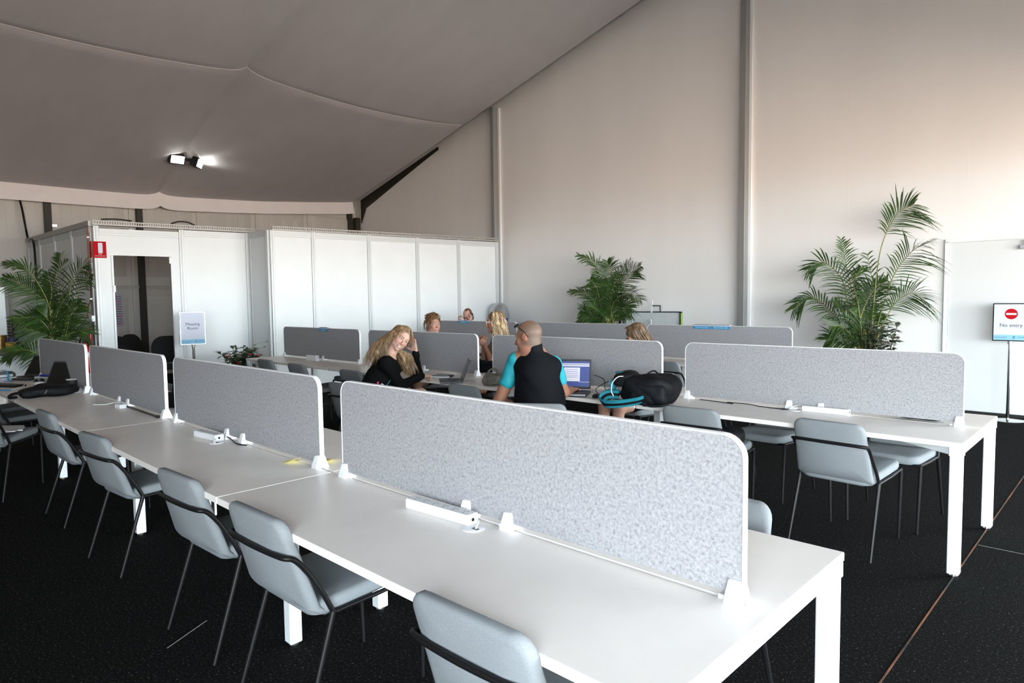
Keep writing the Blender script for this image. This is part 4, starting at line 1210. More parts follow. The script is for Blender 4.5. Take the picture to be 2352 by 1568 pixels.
t = thing('drinks_fridge', 'pale glass fronted fridge at the left frame edge', 'fridge', (-14.1, 0.35, 0), 0)
MB().box((0, 0, 0.98), (0.66, 0.62, 1.92)).build('body', mat('fridge_grey', (0.28, 0.27, 0.26), 0.5), t, bevel=0.008)
MB().box((0.335, 0, 1.42), (0.012, 0.50, 0.84)).box((0, -0.315, 1.42), (0.52, 0.012, 0.84)).build('glass_door', mat('fridge_glass', (0.55, 0.60, 0.62), 0.25, emit=0.12), t)
MB().box((0.30, -0.33, 1.2), (0.02, 0.03, 0.30)).build('handle', steel, t)
t = thing('steel_bin', 'stainless steel drum at the left edge beside the counter', 'bin', (-10.35, -0.02, 0), 0)
MB().lathe((0, 0, 0), [(0.17, 0), (0.17, 0.60), (0.16, 0.62), (0.002, 0.64)], 28).build('drum', mat('drum_steel', (0.20, 0.19, 0.18), 0.35, 0.8), t, ang=40)
MB().tube([(0.171 * math.cos(a), 0.171 * math.sin(a), 0.58) for a in [2 * PI * i / 28 for i in range(29)]], 0.006, 6, caps=False).build('rim', chrome, t)

# ---------------------------------------------------------------- against the gable
t = thing('water_cooler', 'silver domed water cooler with a blue body by the gable upright', 'water cooler', (-8.93, 7.95, 0), 0)
MB().lathe((0, 0, 0), [(0.17, 0), (0.18, 0.02), (0.18, 1.10), (0.20, 1.13), (0.002, 1.13)], 28).build('body', mat('cooler_blue', (0.03, 0.07, 0.30), 0.35), t, ang=40)
MB().lathe((0, 0, 1.131), [(0.205, 0), (0.205, 0.10), (0.185, 0.19), (0.14, 0.265), (0.08, 0.305), (0.002, 0.315)], 30).build('dome', mat('cooler_silver', (0.46, 0.48, 0.50), 0.3, 0.75), t, ang=60)
MB().box((0.02, -0.19, 0.95), (0.16, 0.05, 0.10)).box((0.02, -0.20, 0.60), (0.22, 0.10, 0.02)).build('tap_panel', plastic, t, bevel=0.004)
# folding display frame leaning by the middle palm
t = thing('display_frame', 'folded white fabric display with a black edge behind the middle palm', 'display', (-5.47, 8.10, 0), 0)
dfm = mat('display_fabric', (0.62, 0.66, 0.67), 0.7, var=0.04, scale=6, bump=0.3, bscale=3)
for k, (x0, x1) in enumerate(((-0.60, 0.05), (0.055, 0.575))):
    MB().box(((x0 + x1) / 2, 0.02, 0.65), (x1 - x0, 0.02, 1.22)).build('fabric_panel', dfm, t)
fr = MB().box((0, 0.0, 1.268), (1.20, 0.05, 0.016)).box((0.59, 0.0, 0.65), (0.018, 0.05, 1.24)).box((-0.60, 0, 0.65), (0.018, 0.05, 1.24)).box((0, 0, 0.02), (1.2, 0.05, 0.04))
fr.build('frame', blackp, t)
MB().box((0.602, 0.0, 0.9), (0.006, 0.05, 0.7)).build('green_edge', mat('lime_edge', (0.30, 0.45, 0.08), 0.6), t)
MB().box((0, 0.0, 1.2785), (1.20, 0.05, 0.005)).build('top_strip', plastic, t)
MB().bar((0.055, -0.03, 1.255), (0.068, -0.03, 1.47), 0.022, 0.02).build('upright_bar', plastic, t)
MB().box((0.155, -0.03, 1.372), (0.15, 0.02, 0.022)).box((0.225, -0.03, 1.327), (0.022, 0.02, 0.10)).build('bracket', steel, t)
for x in (-0.43, 0.05): MB().box((x, -0.04, 1.05), (0.018, 0.018, 0.18)).build('strut', plastic, t)
# ================================================================ plants
leafg = mat('palm_leaf', (0.016, 0.042, 0.008), 0.42, col2=(0.040, 0.082, 0.017), scale=9, spec=0.4)
leafs = mat('palm_stem', (0.16, 0.17, 0.035), 0.5, var=0.2, scale=12)
potm = mat('pot_black', (0.02, 0.02, 0.02), 0.5)
soil = mat('soil', (0.02, 0.014, 0.01), 0.95)
FR_MID = [[(-0.12,-0.08,1.58),(-0.13,-0.21,2.03),(-0.37,-0.49,2.27)],[(-0.08,-0.06,1.58),(-0.03,-0.0,1.98),(-0.07,-0.01,2.16)],[(-0.0,-0.0,1.58),(0.16,0.06,1.9),(0.35,0.14,2.19)],[(0.09,0.07,1.58),(0.24,0.22,1.9),(0.5,0.45,2.06)],[(-0.12,-0.08,1.25),(-0.34,-0.19,1.55),(-0.64,-0.35,1.66)],[(-0.11,-0.08,1.25),(-0.1,-0.26,1.68),(-0.11,-0.45,1.85)],[(0.07,0.05,1.34),(0.32,0.02,1.57),(0.63,0.03,1.46)],[(0.03,0.02,1.25),(0.12,0.23,1.39),(0.3,0.51,1.33)],[(-0.0,-0.0,1.2),(0.12,-0.02,1.48),(0.46,0.12,1.69)],[(-0.13,-0.09,1.13),(-0.22,-0.27,1.26),(-0.32,-0.46,1.31)],[(-0.14,-0.1,1.1),(-0.41,-0.08,1.15),(-0.68,-0.06,1.13)],[(-0.08,-0.06,1.2),(0.02,0.0,1.58),(0.12,0.06,1.99)],[(-0.07,-0.05,1.2),(-0.21,-0.01,1.48),(-0.39,0.01,1.68)],[(-0.05,-0.03,1.25),(-0.01,-0.02,1.62),(-0.09,-0.09,1.84)],[(-0.02,-0.01,1.13),(0.07,0.11,1.28),(0.16,0.24,1.17)],[(-0.07,-0.05,1.13),(-0.11,-0.23,1.31),(-0.19,-0.43,1.4)]]
FR_RIGHT = [[(0.03,0.01,0.84),(0.1,0.06,2.0),(0.26,0.13,2.49),(0.47,0.22,2.65)],[(0.06,0.02,0.9),(0.22,0.14,1.67),(0.41,0.27,2.02),(0.63,0.41,2.16)],[(-0.22,-0.06,1.37),(-0.31,-0.08,1.73),(-0.51,-0.13,1.94),(-0.72,-0.19,1.84)],[(-0.15,-0.04,1.37),(-0.27,-0.0,1.88),(-0.37,0.05,2.3)],[(-0.19,-0.05,0.98),(-0.39,-0.07,1.25),(-0.66,-0.12,1.49),(-0.93,-0.15,1.3)],[(-0.11,-0.03,1.37),(-0.13,-0.17,1.66),(0.0,-0.27,1.88)],[(-0.08,-0.02,1.22),(0.03,0.09,1.56),(0.18,0.21,1.7)],[(0.13,0.04,1.06),(0.28,0.1,1.39),(0.45,0.16,1.52),(0.61,0.23,1.43)],[(-0.16,-0.04,0.84),(-0.31,-0.15,0.95),(-0.44,-0.25,0.92)],[(-0.13,-0.04,0.9),(-0.23,-0.21,1.09),(-0.35,-0.39,1.12)],[(-0.09,-0.03,1.06),(-0.06,0.1,1.38),(-0.02,0.22,1.66)],[(-0.15,-0.04,1.06),(-0.27,-0.09,1.3),(-0.37,-0.12,1.44)],[(-0.08,-0.02,0.9),(-0.07,0.05,1.22),(-0.13,0.1,1.53)],[(-0.06,-0.02,0.87),(-0.0,0.12,1.15),(0.06,0.25,1.29)],[(-0.11,-0.03,0.87),(-0.23,0.0,1.15),(-0.27,0.06,1.38)],[(0.01,0.0,0.87),(0.04,0.14,1.38),(-0.1,0.23,2.16)]]
FR_LEFT = [[(0.0,0.02,1.06),(0.01,-0.1,1.3),(0.0,-0.26,1.35),(-0.01,-0.44,1.34)],[(0.0,0.01,1.49),(-0.1,-0.13,1.67),(-0.2,-0.28,1.81),(-0.31,-0.47,1.92)],[(0.0,0.0,1.5),(-0.02,-0.16,1.92),(-0.03,-0.3,2.04),(-0.05,-0.47,2.09)],[(0.01,0.03,1.5),(-0.09,0.08,1.81),(-0.17,0.19,2.09),(-0.27,0.23,2.28)],[(0.04,0.19,1.32),(-0.06,0.17,1.61),(-0.15,0.16,1.96),(-0.21,0.33,2.19)],[(0.04,0.19,1.2),(0.14,0.24,1.78),(0.26,0.34,2.02),(0.37,0.44,2.09)],[(0.04,0.22,1.32),(0.15,0.33,1.72),(0.25,0.42,1.88),(0.35,0.46,1.96)],[(0.02,0.09,1.09),(0.09,-0.05,1.33),(0.17,-0.19,1.48)],[(0.04,0.2,1.08),(-0.1,0.31,1.25),(-0.24,0.5,1.27)],[(0.04,0.21,1.08),(0.09,0.32,1.14),(0.13,0.43,1.09)],[(-0.0,-0.01,1.06),(-0.07,-0.11,1.14),(-0.16,-0.33,1.22)],[(-0.01,-0.05,0.73),(-0.0,-0.24,0.89),(0.02,-0.39,0.9),(0.04,-0.52,0.77)],[(0.0,0.01,1.49),(0.01,0.04,1.72),(-0.01,-0.0,2.02)],[(0.01,0.03,1.09),(0.06,0.09,1.44),(0.12,0.21,1.67)],[(0.03,0.16,1.06),(0.1,0.24,1.39),(0.18,0.37,1.57)],[(0.01,0.06,1.03),(-0.02,0.06,1.4),(-0.07,-0.05,1.58)],[(-0.0,-0.0,0.91),(-0.06,-0.13,0.98),(-0.11,-0.27,0.93)]]


def frond(parent, path, base, leaf, seed, npair=24, droop=0.35, start=0.0, wid=0.0105, clampy=None):
    rnd = random.Random(seed)
    path = [Vector(p) for p in path]; path[-1] = path[-2].lerp(path[-1], 0.86)
    if clampy is not None: path = [Vector((p.x, min(p.y, clampy), p.z)) for p in path]
    P0 = Vector(path[0])
    pts = [Vector(base), Vector(base).lerp(P0, 0.55) + Vector((0, 0, 0.06)), P0] + [Vector(p) for p in path[1:]]
    C_ = spline(pts, 10)
    k = len(C_); i0 = 18 + int(start * (k - 19))
    nf = (Vector((0, 0, 1)) * rnd.uniform(0.25, 0.8) + Vector((0.69, -0.72, 0)) * rnd.uniform(0.25, 0.9) + Vector((0.72, 0.69, 0)) * rnd.uniform(-0.3, 0.3)).normalized()
    st = MB().tube(C_, [0.010 * (1 - 0.85 * i / (k - 1)) + 0.0012 for i in range(k)], 6, 1)
    mb = st
    L = sum((C_[i + 1] - C_[i]).length for i in range(i0, k - 1))
    acc = 0; j = i0
    for n in range(npair):
        t = (n + 0.5) / npair
        fi = i0 + t * (k - 1 - i0); a = int(min(fi, k - 2)); fr = fi - a
        p = C_[a].lerp(C_[a + 1], fr); tg = (C_[a + 1] - C_[a]).normalized()
        sd = tg.cross(nf)
        if sd.length < 0.2: sd = tg.cross(Vector((0, 0, 1)))
        sd.normalize(); nr = sd.cross(tg).normalized()
        ln = leaf * (0.55 + 0.75 * math.sin(PI * (0.12 + 0.80 * t))) * rnd.uniform(0.85, 1.12) * (1 - 0.45 * t ** 3)
        for s in (-1, 1):
            fw = 0.55 + 0.75 * t
            d = (sd * s + tg * fw + nr * rnd.uniform(0.12, 0.42)).normalized()
            w = wid * rnd.uniform(0.8, 1.15)
            wd = tg.cross(d); wd = (wd * 0.35 + tg * 0.9); wd = (wd - d * wd.dot(d)).normalized()
            dr = droop * rnd.uniform(0.5, 1.5)
            o = len(mb.v)
            for q, (f, ww) in enumerate(((0, 0.45), (0.3, 1.0), (0.62, 0.85), (0.86, 0.45), (1.0, 0.06))):
                c = p + d * ln * f - Vector((0, 0, 1)) * ln * dr * f * f
                mb.v += [tuple(c + wd * w * ww), tuple(c - wd * w * ww)]
            for q in range(4):
                mb.f.append((o + 2 * q, o + 2 * q + 1, o + 2 * q + 3, o + 2 * q + 2)); mb.m.append(0)
    mb.build('frond', [leafg, leafs], parent, ang=180)


def palm(B, fronds, label, leaf, hz, seed, droop, pr=0.22, special={}, wid=0.0105):
    t = thing('potted_palm', label, 'palm', (B[0], B[1], 0), 0, None)
    MB().lathe((0, 0, 0), [(pr * 0.75, 0), (pr, 0.34), (pr * 1.05, 0.36), (pr * 0.95, 0.36), (pr * 0.9, 0.31), (0.002, 0.31)], 28).build('pot', potm, t, ang=40)
    MB().lathe((0, 0, 0.312), [(pr * 0.9, 0), (0.002, 0.012)], 24).build('soil', soil, t)
    rnd = random.Random(seed)
    for i in range(6):
        a = rnd.uniform(0, 6.28); r = rnd.uniform(0.02, 0.10)
        b = Vector((r * math.cos(a), r * math.sin(a), 0.32))
        MB().tube(spline([b, b + Vector((rnd.uniform(-.04, .04), rnd.uniform(-.04, .04), hz * 0.5)), b + Vector((rnd.uniform(-.08, .08), rnd.uniform(-.06, .06), hz))], 5), [0.016] * 10 + [0.008], 8).build('stem', leafs, t, ang=80)
    for i, f in enumerate(fronds):
        a = rnd.uniform(0, 6.28); r = rnd.uniform(0.0, 0.08)
        st_, lf_ = special.get(i, (0.0, 1.0))
        frond(t, f, (r * math.cos(a), r * math.sin(a), 0.4), leaf * lf_, seed * 50 + i, 26, droop, st_, wid * (0.8 if lf_ > 1 else 1), 0.2 if B[1] > 5 else None)
    return t


palm((-6.0, 7.72), FR_MID, 'leafy green palm against the gable behind the back row', 0.27, 0.85, 1, 0.30)
palm((-1.98, 7.72), FR_RIGHT, 'tallest palm, with airy upper fronds, right of the gable upright', 0.29, 0.75, 2, 0.40, 0.22, {0: (0.52, 1.3), 1: (0.36, 1.3), 7: (0.3, 1.1), 4: (0.25, 1.0)}, 0.0095)
palm((-10.40, 0.58), FR_LEFT, 'dark green palm in the far left corner before the booth side', 0.24, 0.7, 3, 0.32)


def leaf_mesh(name, L, w, m, fold=0.25):
    mb = MB(); n = 5
    prof = [0.05, 0.72, 1.0, 0.80, 0.42, 0.03]
    for i in range(n + 1):
        f = i / n
        y = L * f; z = -0.25 * L * f * f
        mb.v += [(-w * prof[i], y, z + fold * w * prof[i]), (0, y, z), (w * prof[i], y, z + fold * w * prof[i])]
    for i in range(n):
        for q in (0, 1): mb.f.append((3 * i + q, 3 * i + q + 1, 3 * i + 4 + q, 3 * i + 3 + q)); mb.m.append(0)
    return mb.mesh(name, m, ang=180)


def bush(B, label, name, cat, lm, nst, spread, h0, h1, per, seed, potr, poth, stem_m, boxed=False):
    t = thing(name, label, cat, (B[0], B[1], 0), 0)
    rnd = random.Random(seed)
    if boxed: MB().box((0, 0, poth / 2), (potr * 2, potr * 2.6, poth), 0, None, 1.06).build('planter', potm, t, bevel=0.005)
    else: MB().lathe((0, 0, 0), [(potr * 0.75, 0), (potr, poth), (potr * 0.9, poth), (potr * 0.88, poth - 0.04), (0.002, poth - 0.04)], 24).build('pot', potm, t, ang=40)
    tips = []
    for i in range(nst):
        a = 6.283 * i / nst + rnd.uniform(-.4, .4); R = spread * math.sqrt(rnd.uniform(0.05, 1))
        top = Vector((R * math.cos(a), R * math.sin(a), rnd.uniform(h0, h1) - 0.35 * R))
        b = Vector((top.x * 0.25, top.y * 0.25, poth - 0.05))
        S_ = spline([b, b.lerp(top, 0.5) + Vector((0, 0, 0.05)), top], 6)
        MB().tube(S_, [0.0035] * (len(S_) - 1) + [0.0015], 5).build('stem', stem_m, t, ang=80)
        for j in range(per):
            f = 0.35 + 0.65 * (j + 0.5) / per
            p = S_[min(int(f * (len(S_) - 1)), len(S_) - 1)]
            o = bpy.data.objects.new('leaf', lm); COL.objects.link(o); o.parent = t
            o.location = p; az = j * 2.4 + rnd.uniform(-.5, .5)
            o.rotation_euler = (rnd.uniform(-0.3, 0.75), rnd.uniform(-.4, .4), az)
            s = rnd.uniform(0.75, 1.2); o.scale = (s, s, s)
        tips.append(top)
    return t, tips


lfd = leaf_mesh('leaf', 0.085, 0.030, mat('leaf_dark', (0.012, 0.030, 0.014), 0.3, col2=(0.030, 0.055, 0.028), scale=20, spec=0.5))
bush((-1.80, 7.45), 'dark oval leaved shrub at the foot of the tallest palm', 'potted_shrub', 'shrub', lfd, 20, 0.27, 1.02, 1.32, 14, 5, 0.17, 0.40, mat('twig', (0.08, 0.06, 0.03), 0.8))
lff = leaf_mesh('leaf', 0.085, 0.032, mat('leaf_green', (0.014, 0.042, 0.012), 0.4, col2=(0.035, 0.08, 0.02), scale=20, spec=0.4))
t, tips = bush((-9.52, 2.85), 'low flowering plant with red blossoms before the partition corner', 'flowering_plant', 'plant', lff, 34, 0.36, 0.72, 0.92, 8, 6, 0.22, 0.45, mat('twig', (0.08, 0.06, 0.03), 0.8), True)
pink = mat('petal_red', (0.55, 0.03, 0.07), 0.6)
for i, p in enumerate(((0.16, -0.25, 0.71), (0.20, 0.18, 0.70), (0.10, -0.02, 0.52), (0.2, -0.12, 0.60), (0.22, 0.05, 0.72))):
    mb = MB()
    for k in range(6):
        a = k * 1.047; mb.ell(Vector(p) + Vector((0.014 * math.cos(a), 0.014 * math.sin(a), 0)), (0.015, 0.015, 0.010), 8, 6)
    mb.build('blossom', pink, t, ang=180)
for (q, w_) in (((0.05, 0.22, 0.85), (0.17, 0.36, 0.90)), ((0.05, 0.22, 0.78), (0.15, 0.33, 0.82))):
    MB().tube(spline([(0.0, 0.1, 0.66), q, w_], 6), 0.0022, 5).ell(w_, (0.016, 0.02, 0.009), 8, 6).ell(q, (0.014, 0.018, 0.008), 8, 6).build('flower_stalk', leafs, t, ang=180)
# ================================================================ people
def smin(a, b, k):
    if k <= 0: return np.minimum(a, b)
    h = np.clip(0.5 + 0.5 * (b - a) / k, 0, 1)
    return b + (a - b) * h - k * h * (1 - h)


def V3(p): return np.array(p, dtype=np.float32)


class SDF:
    """smooth blend of round cones and ellipsoids, meshed as one closed surface"""
    def __init__(s): s.p = []

    def rc(s, a, b, ra, rb, k=0.02): s.p.append(('rc', V3(a), V3(b), ra, rb, k)); return s

    def chain(s, pts, rad, k=0.015):
        for i in range(len(pts) - 1): s.rc(pts[i], pts[i + 1], rad[i], rad[i + 1], k)
        return s

    def el(s, c, r, R=None, k=0.02): s.p.append(('el', V3(c), V3(r), np.eye(3, dtype=np.float32) if R is None else np.array(R, dtype=np.float32), k)); return s

    def sub(s, c, r, R=None, k=0.006): s.p.append(('sub', V3(c), V3(r), np.eye(3, dtype=np.float32) if R is None else np.array(R, dtype=np.float32), k)); return s

    def mesh(s, res):
        lo = np.full(3, 1e9); hi = -lo
        bb = []
        for q in s.p:
            if q[0] == 'rc':
                m = max(q[3], q[4]); l = np.minimum(q[1], q[2]) - m; h = np.maximum(q[1], q[2]) + m; k = q[5]
            else:
                m = np.abs(q[3]) @ q[2]; l = q[1] - m; h = q[1] + m; k = q[4]
            bb.append((l - k - 0.012, h + k + 0.012))
            if q[0] != 'sub': lo = np.minimum(lo, l); hi = np.maximum(hi, h)
        lo = lo - 3 * res; n = np.ceil((hi + 3 * res - lo) / res).astype(int) + 1
        F = np.full(n, 1.0, dtype=np.float32)
        for q, (l, h) in zip(s.p, bb):
            i0 = np.maximum(((l - lo) / res).astype(int), 0); i1 = np.minimum(((h - lo) / res).astype(int) + 2, n)
            if (i1 <= i0).any(): continue
            X = (lo[0] + res * np.arange(i0[0], i1[0])).astype(np.float32)[:, None, None]
            Y = (lo[1] + res * np.arange(i0[1], i1[1])).astype(np.float32)[None, :, None]
            Z = (lo[2] + res * np.arange(i0[2], i1[2])).astype(np.float32)[None, None, :]
            sl = tuple(slice(a, b) for a, b in zip(i0, i1))
            if q[0] == 'rc':
                a, b, ra, rb, k = q[1:]
                d = b - a; L2 = float(d @ d) + 1e-12
                t = np.clip(((X - a[0]) * d[0] + (Y - a[1]) * d[1] + (Z - a[2]) * d[2]) / L2, 0, 1)
                D_ = np.sqrt((X - a[0] - t * d[0]) ** 2 + (Y - a[1] - t * d[1]) ** 2 + (Z - a[2] - t * d[2]) ** 2) - (ra + (rb - ra) * t)
                F[sl] = smin(F[sl], D_, k)
            else:
                c, r, R, k = q[1:]
                P = [(X - c[0]) * R[0, j] + (Y - c[1]) * R[1, j] + (Z - c[2]) * R[2, j] for j in range(3)]
                k0 = np.sqrt(sum((P[j] / r[j]) ** 2 for j in range(3))); k1 = np.sqrt(sum((P[j] / r[j] ** 2) ** 2 for j in range(3))) + 1e-9
                D_ = k0 * (k0 - 1) / k1
                F[sl] = smin(F[sl], D_, k) if q[0] == 'el' else -smin(-F[sl], D_, k)
        return nets(F, lo, res)


def nets(F, lo, res):
    S_ = F < 0
    nx, ny, nz = F.shape
    c = np.zeros((nx - 1, ny - 1, nz - 1), dtype=np.int8)
    for dx in (0, 1):
        for dy in (0, 1):
            for dz in (0, 1): c += S_[dx:nx - 1 + dx, dy:ny - 1 + dy, dz:nz - 1 + dz]
    I = np.argwhere((c > 0) & (c < 8))
    idx = np.full(c.shape, -1, dtype=np.int32); idx[tuple(I.T)] = np.arange(len(I))
    acc = np.zeros((len(I), 3), dtype=np.float32); cnt = np.zeros(len(I), dtype=np.float32)
    cor = [(dx, dy, dz) for dx in (0, 1) for dy in (0, 1) for dz in (0, 1)]
    for a in cor:
        for b in cor:
            if sum(abs(x - y) for x, y in zip(a, b)) == 1 and a < b:
                fa = F[tuple((I + a).T)]; fb = F[tuple((I + b).T)]
                m = (fa < 0) != (fb < 0)
                t = np.where(m, fa / np.where(m, fa - fb, 1), 0)
                p = np.array(a, dtype=np.float32) + t[:, None] * (np.array(b, dtype=np.float32) - np.array(a, dtype=np.float32))
                acc[m] += p[m]; cnt[m] += 1
    V = lo + res * (I + acc / cnt[:, None])
    Q = []
    for ax in range(3):
        o1, o2 = [np.eye(3, dtype=int)[k] for k in range(3) if k != ax]
        e = np.eye(3, dtype=int)[ax]
        A = S_[tuple(slice(0, s - e[k]) for k, s in enumerate(F.shape))]; B = S_[tuple(slice(e[k], None) for k in range(3))]
        E = np.argwhere(A != B); E = E[((E - o1) >= 0).all(1) & ((E - o2) >= 0).all(1)]
        E = E[(E < np.array(c.shape)).all(1)]
        q = np.stack([idx[tuple((E - o1 - o2).T)], idx[tuple((E - o2).T)], idx[tuple(E.T)], idx[tuple((E - o1).T)]], 1)
        sg = S_[tuple(E.T)]
        if ax == 1: sg = ~sg
        q = np.where(sg[:, None], q, q[:, ::-1])
        Q.append(q[(q >= 0).all(1)])
    return V, np.concatenate(Q)


def sdf_obj(name, sdf, mats, parent, res, regions=(), wrinkle=0.0, wf=30.0, smooth_it=1):
    V, Q = sdf.mesh(res)
    if wrinkle:
        V = V + 0
        w = np.sin(V[:, 0] * wf + 1.7 * np.sin(V[:, 2] * wf * 0.6)) * np.sin(V[:, 1] * wf * 0.8 + 2.1 * np.sin(V[:, 2] * wf * 0.5 + V[:, 0] * 9)) + 0.6 * np.sin(V[:, 2] * wf * 1.3 + V[:, 0] * wf * 0.7 - V[:, 1] * wf * 0.5)
    me = bpy.data.meshes.new(name)
    me.vertices.add(len(V)); me.vertices.foreach_set('co', V.astype(np.float32).ravel())
    me.loops.add(Q.size); me.loops.foreach_set('vertex_index', Q.astype(np.int32).ravel())
    me.polygons.add(len(Q)); me.polygons.foreach_set('loop_start', np.arange(0, Q.size, 4, dtype=np.int32))
    me.update(calc_edges=True); me.validate()
    if wrinkle:
        N = np.zeros(len(me.vertices) * 3, dtype=np.float32); me.vertices.foreach_get('normal', N)
        V2 = V + N.reshape(-1, 3) * (w * wrinkle)[:, None]
        me.vertices.foreach_set('co', V2.astype(np.float32).ravel())
    for m in (mats if isinstance(mats, (list, tuple)) else [mats]): me.materials.append(m)
    for fn, k in regions:
        a_ = me.attributes.new(k, 'FLOAT', 'POINT'); a_.data.foreach_set('value', np.clip(fn(V), 0, 1).astype(np.float32))
    me.polygons.foreach_set('use_smooth', [True] * len(me.polygons))
    me.update()
    o = bpy.data.objects.new(name, me); COL.objects.link(o)
    if parent is not None:
        o.parent = parent; o.matrix_parent_inverse = Matrix.Translation(-parent.location)
    return o


def skin_mat(name, col, lip=(0.40, 0.15, 0.125), stub=(0.15, 0.10, 0.073)):
    m = mat(name, col, 0.5, spec=0.35)
    n = m.node_tree.nodes; L = m.node_tree.links; b = n['Principled BSDF']
    z = n.new('ShaderNodeTexNoise'); z.inputs['Scale'].default_value = 28; t = n.new('ShaderNodeTexCoord'); L.new(t.outputs['Object'], z.inputs['Vector'])
    prev = None
    for (k, c) in (('freckle', tuple(x * 0.84 for x in col)), ('lip', lip), ('stub', stub), ('blush', (col[0] * 1.0, col[1] * 0.72, col[2] * 0.70))):
        mx = n.new('ShaderNodeMix'); mx.data_type = 'RGBA'
        mx.inputs['B'].default_value = (*c, 1)
        if prev is None: mx.inputs['A'].default_value = (*col, 1)
        else: L.new(prev, mx.inputs['A'])
        if k == 'freckle': L.new(z.outputs['Fac'], mx.inputs['Factor'])
        else:
            at = n.new('ShaderNodeAttribute'); at.attribute_name = k; L.new(at.outputs['Fac'], mx.inputs['Factor'])
        prev = mx.outputs['Result']
    L.new(prev, b.inputs['Base Color'])
    b.inputs['Subsurface Weight'].default_value = 0.12; b.inputs['Subsurface Radius'].default_value = (0.012, 0.005, 0.003)
    return m


eyew = mat('eye_white', (0.75, 0.73, 0.70), 0.2)
iris = mat('iris_dark', (0.05, 0.045, 0.04), 0.15)
lipm = mat('lips', (0.46, 0.19, 0.165), 0.4)
teeth = mat('teeth', (0.82, 0.80, 0.76), 0.3)
nailm = mat('nail_red', (0.60, 0.05, 0.06), 0.25)


